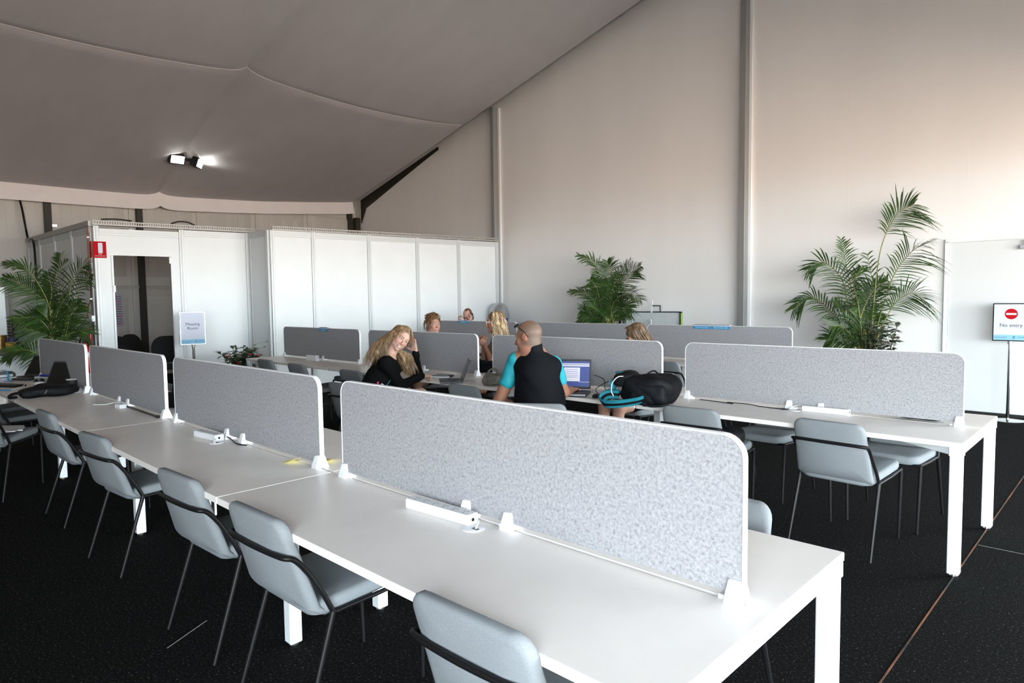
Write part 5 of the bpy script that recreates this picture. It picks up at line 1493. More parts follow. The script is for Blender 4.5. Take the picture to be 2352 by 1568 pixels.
class Head:
    def __init__(s, c, f, u, k=1.0):
        s.c = np.array(c, float); f = np.array(f, float); f /= np.linalg.norm(f)
        u = np.array(u, float); u -= f * (u @ f); u /= np.linalg.norm(u)
        s.f, s.u, s.r = f, u, np.cross(f, u); s.k = k
        s.R = np.stack([s.r, s.f, s.u], 1)

    def P(s, x, y, z): return s.c + s.R @ (np.array((x, y, z)) * s.k)

    def loc(s, W_): return ((W_ - s.c) @ s.R) / s.k

    def add(s, S_, neck, rn=0.05, ears=True, fem=True):
        k = s.k; R = s.R; P = s.P
        e = lambda c, r, kk=0.02: S_.el(P(*c), [q * k for q in r], R, kk)
        e((0, -0.014, 0.028), (0.074, 0.094, 0.084)); e((0, 0.022, -0.03), (0.060, 0.070, 0.082), 0.03)
        e((0, 0.048, -0.080), (0.040 if fem else 0.047, 0.037, 0.033), 0.03)
        for x in (-1, 1):
            e((x * 0.034, 0.058, -0.028), (0.026, 0.024, 0.026), 0.02)
            e((x * 0.044, 0.015, -0.070), (0.022, 0.035, 0.03), 0.03)
        e((0, 0.074, 0.022), (0.052, 0.016, 0.011), 0.015)
        for x in (-1, 1): S_.sub(P(x * 0.031, 0.098, 0.003), [0.017 * k, 0.014 * k, 0.0105 * k], R, 0.008)
        for x in (-1, 1):
            e((x * 0.031, 0.0745, 0.0105), (0.0155, 0.0135, 0.0068), 0.003); e((x * 0.031, 0.0745, -0.0062), (0.0145, 0.0125, 0.0050), 0.003)
        S_.rc(P(0, 0.084, 0.010), P(0, 0.107, -0.030), 0.0085 * k, 0.0125 * k, 0.008)
        for x in (-1, 1): e((x * 0.011, 0.095, -0.036), (0.009, 0.010, 0.0075), 0.006)
        e((0, 0.087, -0.064), (0.025, 0.010, 0.0065), 0.006); e((0, 0.085, -0.076), (0.021, 0.010, 0.0075), 0.006)
        S_.sub(P(0, 0.099, -0.0698), [0.022 * k, 0.007 * k, 0.0016 * k], R, 0.002)
        e((0, 0.078, -0.103), (0.022, 0.017, 0.016), 0.015)
        if ears:
            for x in (-1, 1):
                e((x * 0.077, -0.010, -0.003), (0.009, 0.020, 0.031), 0.006)
                S_.sub(P(x * 0.087, -0.006, -0.001), [0.006 * k, 0.010 * k, 0.016 * k], R, 0.004)
        nb = np.array(neck, float)
        S_.rc(P(0, -0.025, -0.045), P(0, -0.022, -0.045) * 0.35 + nb * 0.65, rn, rn * 0.97, 0.03)
        S_.rc(P(0, -0.022, -0.045) * 0.35 + nb * 0.65, nb, rn * 0.97, rn * 1.12, 0.03)

    def face(s, par, smile=False, brow=(0.06, 0.035, 0.015), browlift=0.0, lids=False):
        k = s.k; M = Matrix([list(r) for r in s.R])
        mk = lambda mb, nm, m: child(mb, nm, m, par)
        for x in (-1, 1):
            w = MB().ell(s.P(x * 0.031, 0.0735, 0.003), (0.0125 * k,) * 3, 14, 10, 0, M)
            mk(w, 'eye', eyew)
            mk(MB().ell(s.P(x * 0.031, 0.0836, 0.0025), (0.0062 * k, 0.0032 * k, 0.0062 * k), 12, 8, 0, M), 'iris', iris)
            mk(MB().tube([s.P(x * (0.018 + 0.027 * t), 0.0875 - 0.010 * t * t, 0.0072 + 0.0035 * math.sin(PI * t)) for t in (0, .25, .5, .75, 1)], 0.0016 * k, 6), 'eyelid', mat('lash', (0.05, 0.03, 0.02), 0.6))
            mk(MB().tube([s.P(x * (0.014 + 0.036 * t), 0.0945 - 0.016 * t * t, 0.0235 + browlift + 0.006 * math.sin(PI * t * 0.8)) for t in (0, .25, .5, .75, 1)], [0.0022 * k, 0.0034 * k, 0.0034 * k, 0.0026 * k, 0.001 * k], 6, flat=0.6), 'eyebrow', mat('brow_%02d' % int(brow[0] * 300), brow, 0.8))
        if smile:
            mb = MB(); n = 8
            up = [s.P(-0.031 + 0.062 * i / n, 0.0985 - 0.018 * (2 * i / n - 1) ** 2, -0.0645 + 0.009 * (2 * i / n - 1) ** 2) for i in range(n + 1)]
            dn = [s.P(-0.029 + 0.058 * i / n, 0.0975 - 0.017 * (2 * i / n - 1) ** 2, -0.079 + 0.021 * (2 * i / n - 1) ** 2) for i in range(n + 1)]
            mb.add(list(map(tuple, up)) + list(map(tuple, dn)), [(i, i + 1, n + 2 + i, n + 1 + i) for i in range(n)])
            mk(mb, 'teeth', teeth)
            mk(MB().tube([tuple(p) for p in up], [0.0012 * k] + [0.0026 * k] * (n - 1) + [0.0012 * k], 7).tube([tuple(p) for p in dn], [0.0012 * k] + [0.0030 * k] * (n - 1) + [0.0012 * k], 7), 'lips', lipm)

    def lips(s):
        def fn(W_):
            L = s.loc(W_); w = 0.025
            q = np.abs(L[:, 2] + 0.0702) - 0.0125 * np.sqrt(np.clip(1 - (L[:, 0] / w) ** 2, 0, 1))
            return np.where((L[:, 1] > 0.08) & (np.abs(L[:, 0]) < w), np.clip(0.5 - q / 0.003, 0, 1), 0) * 0.85
        return fn

    def blush(s):
        def fn(W_):
            L = s.loc(W_)
            a = np.exp(-(((np.abs(L[:, 0]) - 0.040) / 0.020) ** 2 + ((L[:, 2] + 0.03) / 0.020) ** 2)) + 0.9 * np.exp(-((L[:, 0] / 0.014) ** 2 + ((L[:, 2] + 0.03) / 0.014) ** 2)) + 0.8 * np.exp(-(((np.abs(L[:, 0]) - 0.08) / 0.012) ** 2 + (L[:, 2] / 0.04) ** 2 + (L[:, 1] / 0.04) ** 2))
            return np.where((L[:, 1] > 0.02) | (np.abs(L[:, 0]) > 0.065), a, 0) * (np.abs(L[:, 2]) < 0.15) * (np.abs(L[:, 1]) < 0.14) * 0.75
        return fn


def child(mb, name, m, par, ang=70):
    o = mb.build(name, m, None, ang=ang)
    o.parent = par; o.matrix_parent_inverse = Matrix.Translation(-par.location)
    return o


def hand(S_, w, d, n, side, curl=(0.3, 0.35, 0.4, 0.45), thumb=0.5, k=0.0045, sc=1.0, spread=1.0, nails=None):
    """w wrist, d towards the fingers, n out of the palm, side towards the thumb"""
    w = np.array(w, float); d = np.array(d, float); d /= np.linalg.norm(d)
    n = np.array(n, float); n -= d * (n @ d); n /= np.linalg.norm(n)
    sd = np.array(side, float); sd -= d * (sd @ d) + n * (sd @ n); sd /= np.linalg.norm(sd)
    tips = []
    kn = []
    for i, (off, L) in enumerate(((0.027, 0.088), (0.009, 0.094), (-0.009, 0.089), (-0.026, 0.080))):
        q = w + d * L * sc + sd * off * sc
        S_.rc(w + sd * off * 0.55 * sc + d * 0.012, q, 0.0125 * sc, 0.0105 * sc, 0.012); kn.append(q)
    S_.el(w + d * 0.045 * sc + n * 0.004, [0.032 * sc, 0.045 * sc, 0.013 * sc], np.stack([sd, d, n], 1), 0.01)
    S_.el(w + d * 0.035 * sc + sd * 0.022 * sc + n * 0.010 * sc, [0.016 * sc, 0.030 * sc, 0.014 * sc], np.stack([sd, d, n], 1), 0.01)
    for i, (q, L, c) in enumerate(zip(kn, (0.074, 0.082, 0.076, 0.060), curl)):
        a = 0.0; p = q
        dd = d + sd * (1.2 - 0.8 * i) * 0.10 * spread; dd /= np.linalg.norm(dd)
        for j, (f, r0, r1) in enumerate(((0.45, 0.0088, 0.0082), (0.30, 0.0080, 0.0073), (0.25, 0.0072, 0.0062))):
            a += c * (1.0 if j else 0.8)
            v = dd * math.cos(a) + n * math.sin(a)
            e_ = p + v * L * f * sc
            S_.rc(p, e_, r0 * sc, r1 * sc, k); p = e_
        tips.append((p, v))
    p = w + d * 0.022 * sc + sd * 0.026 * sc + n * 0.008 * sc
    a = thumb
    for (L, r0, r1) in ((0.038, 0.0125, 0.0105), (0.030, 0.0102, 0.009), (0.024, 0.009, 0.0072)):
        v = d * math.cos(a) * 0.85 + sd * math.sin(a + 0.35) + n * 0.30; v /= np.linalg.norm(v)
        e_ = p + v * L * sc; S_.rc(p, e_, r0 * sc, r1 * sc, k + 0.002); p = e_; a -= 0.22
    tips.append((p, v))
    return tips


def person(name_loc, label):
    return thing('person', label, 'person', name_loc)


def strands(par, curves, m, name='hair', r=0.0042, n=5, jit=0.010, copies=6, seed=1, wave=0.0, wl=9.0):
    """locks of hair following guide curves"""
    rnd = random.Random(seed); mb = MB()
    for C_ in curves:
        for c in range(copies):
            off = Vector((rnd.gauss(0, jit), rnd.gauss(0, jit), rnd.gauss(0, jit * 0.7)))
            ph = rnd.uniform(0, 6.28); wv = wave * rnd.uniform(0.6, 1.3); ex = rnd.uniform(0.85, 1.06)
            P = spline([Vector(p) for p in C_], 7); k = len(P)
            kk = max(4, int(k * min(1, ex))); Q = []
            for i, p in enumerate(P[:kk]):
                t = i / (k - 1)
                tg = (P[min(i + 1, k - 1)] - P[max(i - 1, 0)]).normalized()
                s1 = tg.cross(Vector((0.69, -0.72, 0.1))).normalized(); s2 = tg.cross(s1)
                Q.append(p + off * (0.35 + 0.9 * t) + s1 * wv * min(1, 2 * t) * math.sin(t * wl + ph) + s2 * wv * 0.6 * min(1, 2 * t) * math.cos(t * wl * 1.1 + ph))
            rr = [r * (0.75 + 0.4 * math.sin(PI * i / kk)) * (1 if i < kk * 0.7 else max(0.18, 1 - (i - kk * 0.7) / (kk * 0.3))) for i in range(kk)]
            mb.tube(Q, rr, n, 0, True, 0.65)
    return child(mb, name, m, par, ang=180)


def hair_mat(name, c1, c2, sc=70):
    m = mat(name, c1, 0.42, col2=c2, scale=sc, stretch=(1, 1, 0.25), spec=0.45)
    return m


def limb_pants(S_, hip, knee, ankle, toe, r=(0.085, 0.062, 0.045)):
    S_.rc(hip, knee, r[0], r[1], 0.03); S_.rc(knee, ankle, r[1] * 0.95, r[2], 0.02)


blackc = mat('black_knit', (0.0045, 0.0045, 0.005), 0.85, spec=0.08)
vestm = mat('black_vest', (0.0045, 0.005, 0.007), 0.75, spec=0.10)
tealp = mat('teal_polo', (0.010, 0.30, 0.36), 0.7, var=0.06, scale=30)
shoem = mat('shoe_black', (0.015, 0.014, 0.014), 0.45)
R_ = np.array((0.719, 0.694, 0.0)); T_ = np.array((0.694, -0.719, 0.0)); U_ = np.array((0, 0, 1.0))


def shoes(par, pts, m=None):
    for a, b in pts:
        S_ = SDF().rc(np.array(a) + (0, 0, -0.02), np.array(b), 0.042, 0.034, 0.02)
        sdf_obj('shoe', S_, m or shoem, par, 0.009)


# ---------------------------------------------------------------- laughing blonde woman
pb = person((-4.56, 1.88, 0.0), 'laughing woman with long blonde hair in a black top, head propped on her raised hand')
skb = skin_mat('skin_fair', (0.58, 0.345, 0.265))
H = Head((-4.475, 2.205, 1.160), (0.867, -0.40, -0.284), (0.454, 0.435, 0.77), 1.0)
nk = (-4.535, 2.105, 1.005)
S1 = SDF(); H.add(S1, nk, 0.046)
S1.rc((-4.58, 1.88, 0.56), (-4.565, 1.98, 0.74), 0.115, 0.105, 0.06).rc((-4.565, 1.98, 0.74), (-4.55, 2.06, 0.90), 0.105, 0.11, 0.06)
shR = (-4.43, 1.985, 0.935); shL = (-4.66, 2.21, 0.935)
S1.rc(shR, shL, 0.055, 0.055, 0.05)
elR = (-4.40, 2.12, 0.715); wrR = (-4.40, 2.385, 0.787); elL = (-4.625, 2.50, 0.785); wrL = (-4.520, 2.400, 1.010)
S1.rc(shR, elR, 0.045, 0.036, 0.02).rc(elR, wrR, 0.036, 0.024, 0.015)
S1.rc(shL, elL, 0.045, 0.036, 0.02).rc(elL, wrL, 0.036, 0.024, 0.015)
tL = hand(S1, wrL, 0.97 * U_ - 0.20 * R_ + 0.05 * T_, 0.75 * T_ - 0.5 * R_, -R_, (0.10, 0.13, 0.12, 0.10), 0.75, sc=0.92, spread=1.8)
hand(S1, wrR, (-0.05, 0.95, -0.12), (0, -0.1, -1), (-0.9, 0, 0.2), (1.0, 1.05, 1.1, 1.1), 0.3, sc=0.92)
# legs crossed towards the aisle
hpR = (-4.49, 1.86, 0.54); knR = (-4.305, 2.285, 0.622); anR = (-4.47, 2.42, 0.24)
hpL = (-4.66, 1.93, 0.54); knL = (-4.62, 2.32, 0.52); anL = (-4.62, 2.30, 0.10)
S1.rc(hpR, knR, 0.085, 0.062, 0.04).rc(knR, anR, 0.058, 0.036, 0.02).rc(hpL, knL, 0.085, 0.062, 0.04).rc(knL, anL, 0.058, 0.036, 0.02)
sdf_obj('body', S1, skb, pb, 0.0042, [(H.blush(), 'blush')])
H.face(pb, smile=True, brow=(0.20, 0.12, 0.06))
for p, v in tL: child(MB().ell(p - 0.001 * T_, (0.0062, 0.0062, 0.0078), 8, 6), 'nail', nailm, pb)
S2 = SDF().rc((-4.585, 1.87, 0.58), (-4.57, 1.98, 0.74), 0.135, 0.120, 0.06).rc((-4.57, 1.98, 0.74), (-4.555, 2.055, 0.885), 0.120, 0.122, 0.06)
S2.rc(shR, shL, 0.066, 0.066, 0.05).rc(shR, elR, 0.060, 0.050, 0.03).rc(elR, np.array(wrR) - (0, 0.012, 0), 0.050, 0.036, 0.02).rc(shL, elL, 0.060, 0.050, 0.03).rc(elL, np.array(wrL) - (0, 0, 0.012), 0.048, 0.034, 0.02)
S2.el((-4.50, 2.10, 0.86), (0.09, 0.09, 0.07), None, 0.05)
S2.sub((-4.495, 2.115, 1.02), (0.055, 0.055, 0.07), None, 0.02)
sdf_obj('black_top', S2, blackc, pb, 0.008, wrinkle=0.003, wf=38)
S3 = SDF().rc((-4.585, 1.86, 0.55), (-4.575, 1.93, 0.62), 0.15, 0.135, 0.05).rc(hpR, np.array(hpR) * 0.40 + np.array(knR) * 0.60, 0.105, 0.088, 0.04).rc(hpL, np.array(hpL) * 0.4 + np.array(knL) * 0.6, 0.105, 0.088, 0.04)
sdf_obj('black_skirt', S3, blackc, pb, 0.010, wrinkle=0.003)
shoes(pb, (((-4.47, 2.42, 0.24), (-4.42, 2.56, 0.19)), ((-4.62, 2.30, 0.085), (-4.62, 2.46, 0.04))))
hb = hair_mat('hair_blonde', (0.115, 0.060, 0.028), (0.33, 0.215, 0.115), 55)
S4 = SDF().el(H.P(0, -0.016, 0.030), (0.083, 0.101, 0.091), H.R, 0.01).sub(H.P(0.01, 0.105, -0.035), (0.078, 0.085, 0.125), H.R, 0.012).sub(H.P(0.10, 0.02, -0.06), (0.05, 0.045, 0.075), H.R, 0.01).sub(H.P(0, 0.02, -0.12), (0.1, 0.08, 0.06), H.R, 0.01)
sdf_obj('hair_cap', S4, hb, pb, 0.006)
cs = []
for i in range(13):
    f = i / 12
    root = H.P(0.0 + 0.006 * (i % 3), 0.060 - 0.125 * f, 0.116 - 0.03 * abs(f - 0.3))
    over = H.P(0.072, 0.030 - 0.105 * f, 0.075 - 0.01 * f)
    side = H.P(0.091 - 0.015 * f, -0.018 - 0.075 * f, 0.0 - 0.02 * f)
    end = np.array((-4.455, 2.02, 0.945)) * (1 - f) + np.array((-4.615, 1.845, 0.905)) * f
    mid = side * 0.5 + end * 0.5 + np.array((0.01, -0.045, 0.03))
    cs.append([root, over, side, mid, end])
strands(pb, cs, hb, 'hair', 0.0042, 5, 0.0095, 32, 3, 0.0045, 11)
cs = []
for i in range(9):
    f = i / 8
    root = H.P(-0.05 + 0.05 * f, -0.055 - 0.03 * f, -0.02)
    cs.append([root, H.P(-0.035 + 0.02 * f, 0.0, -0.115), np.array((-4.555 + 0.085 * f, 2.225 + 0.05 * f, 0.985)), np.array((-4.515 + 0.085 * f, 2.235 + 0.06 * f, 0.90)), np.array((-4.465 + 0.06 * f, 2.235 + 0.07 * f, 0.785 + 0.035 * abs(f - 0.4)))])
strands(pb, cs, hb, 'hair', 0.0044, 5, 0.011, 34, 5, 0.006, 12)
cs = [[H.P(-0.015 + 0.004 * i, 0.05 - 0.02 * i, 0.114), H.P(-0.055, 0.066 - 0.02 * i, 0.075), H.P(-0.080, 0.045 - 0.02 * i, 0.01), H.P(-0.088, 0.02, -0.06)] for i in range(4)]
strands(pb, cs, hb, 'hair', 0.0055, 5, 0.006, 6, 7, 0.003, 8)
cs = [[H.P(0.012, 0.055, 0.113), H.P(0.060, 0.062, 0.070), H.P(0.080, 0.040, 0.005), H.P(0.070, 0.035, -0.075), H.P(0.055, 0.02, -0.15)]]
strands(pb, cs, hb, 'hair', 0.0045, 5, 0.006, 6, 9, 0.003, 8)
S5 = SDF().chain([H.P(0.065, -0.035, 0.06), H.P(0.075, -0.055, -0.01), np.array((-4.535, 1.965, 1.04)), np.array((-4.560, 1.915, 0.955))], [0.026, 0.026, 0.022, 0.010], 0.03)
S5.chain([H.P(-0.03, -0.05, -0.04), H.P(-0.03, 0.0, -0.10), np.array((-4.515, 2.245, 0.965)), np.array((-4.475, 2.255, 0.875)), np.array((-4.445, 2.270, 0.815))], [0.030, 0.026, 0.024, 0.020, 0.008], 0.03)
sdf_obj('hair_mass', S5, hb, pb, 0.007)
child(MB().tube(spline([(-4.49, 2.05, 0.99), (-4.44, 2.10, 0.90), (-4.415, 2.02, 0.78), (-4.41, 1.93, 0.70)], 6), 0.006, 6, flat=0.3), 'lanyard', mat('lanyard_multi', (0.03, 0.22, 0.25), 0.6), pb)
child(MB().tube([(-4.425, 1.88, 0.715), (-4.418, 1.885, 0.775)], 0.010, 10), 'pink_charm', mat('charm_pink', (0.75, 0.03, 0.16), 0.5), pb)
child(MB().box((-4.385, 1.905, 0.70), (0.075, 0.008, 0.10), 0, Matrix.Rotation(0.5, 3, 'Z') @ Matrix.Rotation(0.6, 3, 'Y')), 'badge', signw, pb, 30)
child(MB().box((-4.34, 1.945, 0.66), (0.07, 0.008, 0.09), 0, Matrix.Rotation(0.5, 3, 'Z') @ Matrix.Rotation(0.9, 3, 'Y')), 'badge', mat('badge_blue', (0.05, 0.20, 0.50), 0.4), pb, 30)

# ---------------------------------------------------------------- bald man seen from behind
pm = person((-2.58, 2.06, 0.0), 'balding man in a black vest over a teal polo, seen from behind')
skm = skin_mat('skin_ruddy', (0.34, 0.155, 0.10))
stub_ = mat('stubble_hair', (0.26, 0.165, 0.115), 0.7, var=0.10, scale=260)
nm = (-2.632, 2.03, 1.135)
H = Head((-2.654, 2.002, 1.234), (-0.95, -0.24, -0.20), (-0.15, 0.0, 1), 1.03)
S1 = SDF(); H.add(S1, nm, 0.060, True, False)
shL = (-2.755, 1.975, 1.050); shR = (-2.565, 2.175, 1.020)
S1.rc((-2.59, 2.07, 0.56), (-2.61, 2.06, 0.80), 0.15, 0.145, 0.06).rc((-2.61, 2.06, 0.80), (-2.625, 2.05, 1.0), 0.145, 0.14, 0.06).rc(shL, shR, 0.065, 0.065, 0.05)
elL = (-2.865, 1.895, 0.745); wrL = (-2.90, 2.15, 0.66); elR = (-2.560, 2.290, 0.800); wrR = (-2.66, 2.50, 0.785)
S1.rc(shL, elL, 0.052, 0.046, 0.02).rc(elL, wrL, 0.046, 0.030, 0.015).rc(shR, elR, 0.052, 0.044, 0.02).rc(elR, wrR, 0.044, 0.030, 0.015)
hand(S1, wrL, (0.1, 0.9, -0.15), (0, 0, -1), (0.9, 0, 0), (0.4, 0.45, 0.5, 0.5), 0.5, sc=1.05)
hand(S1, wrR, (-0.35, 0.9, 0.0), (0, 0, -1), (-0.9, -0.3, 0), (0.35, 0.35, 0.4, 0.4), 0.5, sc=1.05)
def stubble(W_):
    L = H.loc(W_)
    sm = lambda x, e: np.clip(0.5 + x / e, 0, 1)
    w = sm(L[:, 2] + 0.062 - 0.35 * np.clip(L[:, 1], -.1, .1), 0.02) * sm(0.040 - L[:, 1], 0.015) * sm(0.0785 - np.abs(L[:, 0]), 0.002)
    top = sm(1.02 - np.hypot(L[:, 0] / 0.060, (L[:, 1] - 0.012) / 0.078), 0.35) * sm(L[:, 2] - 0.05, 0.02)
    return w * (1 - 0.85 * top) * (np.abs(L[:, 2]) < 0.16)
sdf_obj('body', S1, skm, pm, 0.0045, [(stubble, 'stub'), (H.lips(), 'lip'), (H.blush(), 'blush')])
H.face(pm, brow=(0.18, 0.10, 0.05))
S2 = SDF().rc((-2.59, 2.07, 0.60), (-2.605, 2.065, 0.78), 0.168, 0.172, 0.06).rc((-2.605, 2.065, 0.78), (-2.625, 2.05, 0.97), 0.172, 0.160, 0.06)
S2.el((-2.61, 2.06, 0.72), (0.185, 0.15, 0.17), np.array(((0.76, -0.65, 0), (0.65, 0.76, 0), (0, 0, 1))), 0.05)
a_ = np.array(shL) * 0.82 + np.array(shR) * 0.18; b_ = np.array(shL) * 0.04 + np.array(shR) * 0.96 + (0.02, -0.03, -0.01)
S2.rc(a_, b_, 0.078, 0.072, 0.06)
nt_ = H.P(0, -0.026, -0.075)
S2.rc(np.array(nm) - (0, 0, 0.06), np.array(nm) * 0.55 + nt_ * 0.45, 0.086, 0.070, 0.05)
sdf_obj('black_vest', S2, vestm, pm, 0.007, wrinkle=0.0035, wf=24)
S3 = SDF().rc(shL, np.array(shL) * 0.48 + np.array(elL) * 0.52, 0.064, 0.059, 0.03).rc(shR, np.array(shR) * 0.48 + np.array(elR) * 0.52, 0.064, 0.062, 0.03).rc(shL, shR, 0.06, 0.06, 0.03)
for (s_, e_) in ((shL, elL), (shR, elR)):
    d_ = np.array(e_) - np.array(s_); d_ = d_ / np.linalg.norm(d_); c_ = np.array(s_) * 0.42 + np.array(e_) * 0.58
    S3.sub(c_ + d_ * 0.095, (0.10, 0.10, 0.075), None, 0.004)
sdf_obj('teal_polo', S3, tealp, pm, 0.006, wrinkle=0.003, wf=42)
S4 = SDF()
hL, hR = (-2.70, 2.03, 0.55), (-2.50, 2.19, 0.55); kL, kR = (-2.93, 2.30, 0.54), (-2.70, 2.45, 0.54)
S4.rc((-2.62, 2.05, 0.56), (-2.57, 2.10, 0.56), 0.15, 0.15, 0.05).rc(hL, kL, 0.095, 0.070, 0.04).rc(hR, kR, 0.095, 0.070, 0.04).rc(kL, (-2.90, 2.34, 0.09), 0.066, 0.05, 0.02).rc(kR, (-2.68, 2.50, 0.09), 0.066, 0.05, 0.02)
sdf_obj('trousers', S4, mat('trousers_dark', (0.012, 0.013, 0.017), 0.8), pm, 0.011, wrinkle=0.003)
shoes(pm, (((-2.90, 2.34, 0.075), (-2.98, 2.50, 0.036)), ((-2.68, 2.50, 0.075), (-2.75, 2.66, 0.036))))
sg = MB()
for x in (-1, 1):
    sg.tube(spline([H.P(x * 0.058, 0.058, 0.092), H.P(x * 0.074, 0.02, 0.066), H.P(x * 0.081, -0.018, 0.030), H.P(x * 0.080, -0.040, -0.012)], 6), 0.0028, 6)
child(sg, 'sunglasses', blackp, pm)
gl = mat('lens_dark', (0.01, 0.02, 0.024), 0.08)
for x in (-1, 1):
    child(MB().ell(H.P(x * 0.033, 0.064, 0.092), (0.028, 0.006, 0.021), 14, 8, 0, Matrix([list(r) for r in H.R]) @ Matrix.Rotation(0.95, 3, 'X')), 'lens', gl, pm)
ax = Vector(nt_ - np.array(nm)).normalized(); c0_ = Vector(nm) - ax * 0.02
q1 = ax.cross(Vector((0.694, -0.719, 0))).normalized(); q2 = ax.cross(q1)
cm = MB(); n_ = 28
for (h_, r_) in ((-0.03, 0.082), (0.0, 0.074), (0.035, 0.070), (0.066, 0.068), (0.068, 0.063), (0.03, 0.063)):
    for i in range(n_):
        a = 2 * PI * i / n_; dip = 0.018 * max(0.0, (q1 * math.cos(a) + q2 * math.sin(a)).dot(Vector(H.f))) if h_ > 0.05 else 0
        cm.v.append(tuple(c0_ + ax * (h_ - dip) + (q1 * math.cos(a) + q2 * math.sin(a)) * r_))
for k in range(5):
    for i in range(n_): cm.f.append((k * n_ + i, k * n_ + (i + 1) % n_, (k + 1) * n_ + (i + 1) % n_, (k + 1) * n_ + i)); cm.m.append(0)
child(cm, 'collar', vestm, pm)
# pale print on the back of the collar
for (a_off, w_) in ((-0.28, 0.020), (0.10, 0.012), (0.34, 0.010), (0.56, 0.010)):
    dr_ = Vector((0.694, -0.719, 0)); dr_ = (dr_ - ax * dr_.dot(ax)).normalized(); sd_ = ax.cross(dr_)
    v_ = dr_ * math.cos(a_off) + sd_ * math.sin(a_off); t_ = ax.cross(v_)
    child(MB().box(c0_ + ax * 0.048 + v_ * 0.0705, (w_, 0.002, 0.006), 0, Matrix((t_, v_, ax)).transposed()), 'collar_print', signw, pm, 30)

# ---------------------------------------------------------------- woman with curly pinned up hair
pc = person((-5.86, 3.72, 0.0), 'woman with curly pinned up brown hair looking over the middle row screen')
skc = skin_mat('skin_warm', (0.50, 0.275, 0.20))


def seated(P_, x, y, face, nk, shw, sk, top, res, H, arms, legs_skin=True, bottom=None, leg_dir=None, topk=1.0):
    """a seated figure: face is the direction the torso points; arms = ((elbow, wrist, hand kwargs) left, right)"""
    g = np.array((face[0], face[1], 0.0)); g /= np.linalg.norm(g); s_ = np.array((g[1], -g[0], 0.0))
    pel = np.array((x, y, 0.56)); nk = np.array(nk); ch = nk * 0.62 + pel * 0.38
    S1 = SDF(); H.add(S1, nk, 0.047)
    S1.rc(pel, ch, 0.12, 0.112, 0.06).rc(ch, nk - (0, 0, 0.09), 0.112, 0.09, 0.05)
    sh = [nk - (0, 0, 0.065) + s_ * q * shw for q in (-1, 1)]
    S1.rc(sh[0], sh[1], 0.05, 0.05, 0.05)
    S2 = SDF().rc(pel, ch, 0.142, 0.128, 0.06).rc(ch, nk - (0, 0, 0.10), 0.128, 0.098, 0.05).rc(sh[0], sh[1], 0.060, 0.060, 0.05)
    for q, (el, wr, kw) in zip(sh, arms):
        S1.rc(q, el, 0.042, 0.035, 0.02).rc(el, wr, 0.036, 0.024, 0.015)
        if kw: hand(S1, wr, **kw)
        S2.rc(q, q * 0.62 + np.array(el) * 0.38, 0.058, 0.058, 0.03)
    d = g if leg_dir is None else np.array((leg_dir[0], leg_dir[1], 0.0))
    S3 = SDF().rc(pel - (0, 0, 0.02), pel + (0, 0, 0.06), 0.15, 0.14, 0.05)
    for q in (-1, 1):
        h = pel + s_ * q * 0.09; k = h + d * 0.42 + (0, 0, -0.03); a = k + d * 0.05 + (0, 0, -0.42)
        S1.rc(h, k, 0.085, 0.06, 0.04).rc(k, a, 0.056, 0.036, 0.02)
        S3.rc(h, h * (0.45 if legs_skin else 0.0) + k * (0.55 if legs_skin else 1.0), 0.102, 0.085, 0.04)
        if not legs_skin: S3.rc(k, a, 0.075, 0.055, 0.02)
        shoes(P_, ((a + (0, 0, -0.03), a + d * 0.15 + (0, 0, -0.072)),))
    sdf_obj('body', S1, sk, P_, res, [(H.lips(), 'lip'), (H.blush(), 'blush')])
    sdf_obj('top', S2, top, P_, 0.009, wrinkle=0.003, wf=34)
    sdf_obj('skirt' if legs_skin else 'trousers', S3, bottom or blackc, P_, 0.012, wrinkle=0.002)
    return g, s_


H = Head((-5.882, 3.74, 1.212), (0.985, -0.16, -0.05), (-0.06, 0.0, 1), 1.0)
seated(pc, -5.86, 3.70, (0.25, -1), (-5.885, 3.70, 1.065), 0.165, skc, mat('top_dark', (0.02, 0.018, 0.018), 0.8), 0.006, H,
       (((-5.70, 3.50, 0.78), (-5.75, 3.35, 0.80), dict(d=(-0.2, -1, 0), n=(0, 0, -1), side=(-1, 0, 0))), ((-6.05, 3.50, 0.78), (-5.95, 3.35, 0.80), dict(d=(0.2, -1, 0), n=(0, 0, -1), side=(1, 0, 0)))))
H.face(pc, brow=(0.10, 0.05, 0.025))
hc = hair_mat('hair_brown', (0.07, 0.03, 0.014), (0.22, 0.11, 0.05), 60)
S4 = SDF().el(H.P(0, -0.020, 0.034), (0.084, 0.100, 0.094), H.R, 0.01).sub(H.P(0, 0.118, -0.045), (0.080, 0.085, 0.120), H.R, 0.012).sub(H.P(0.10, 0.02, -0.07), (0.05, 0.045, 0.075), H.R, 0.01).sub(H.P(-0.10, 0.02, -0.07), (0.05, 0.045, 0.075), H.R, 0.01).sub(H.P(0, 0.0, -0.14), (0.12, 0.14, 0.07), H.R, 0.01)
sdf_obj('hair_cap', S4, hc, pc, 0.006)
rnd = random.Random(4); cs = []
for i in range(110):
    th = rnd.uniform(0.1, 1.6); ph = rnd.uniform(PI * 0.75, PI * 2.25)
    b = np.array((0.084 * math.sin(th) * math.cos(ph), -0.02 + 0.10 * math.sin(th) * math.sin(ph), 0.034 + 0.094 * math.cos(th)))
    tg = np.array((rnd.gauss(0, 1), rnd.gauss(-0.6, 1), rnd.gauss(0, 1))) * 0.014
    nn = b / np.linalg.norm(b); tg = tg - nn * (tg @ nn)
    cs.append([H.P(*(b)), H.P(*(b + nn * 0.007 + tg * 0.6)), H.P(*(b + nn * 0.009 + tg * 1.3)), H.P(*(b + nn * 0.001 + tg * 1.9))])
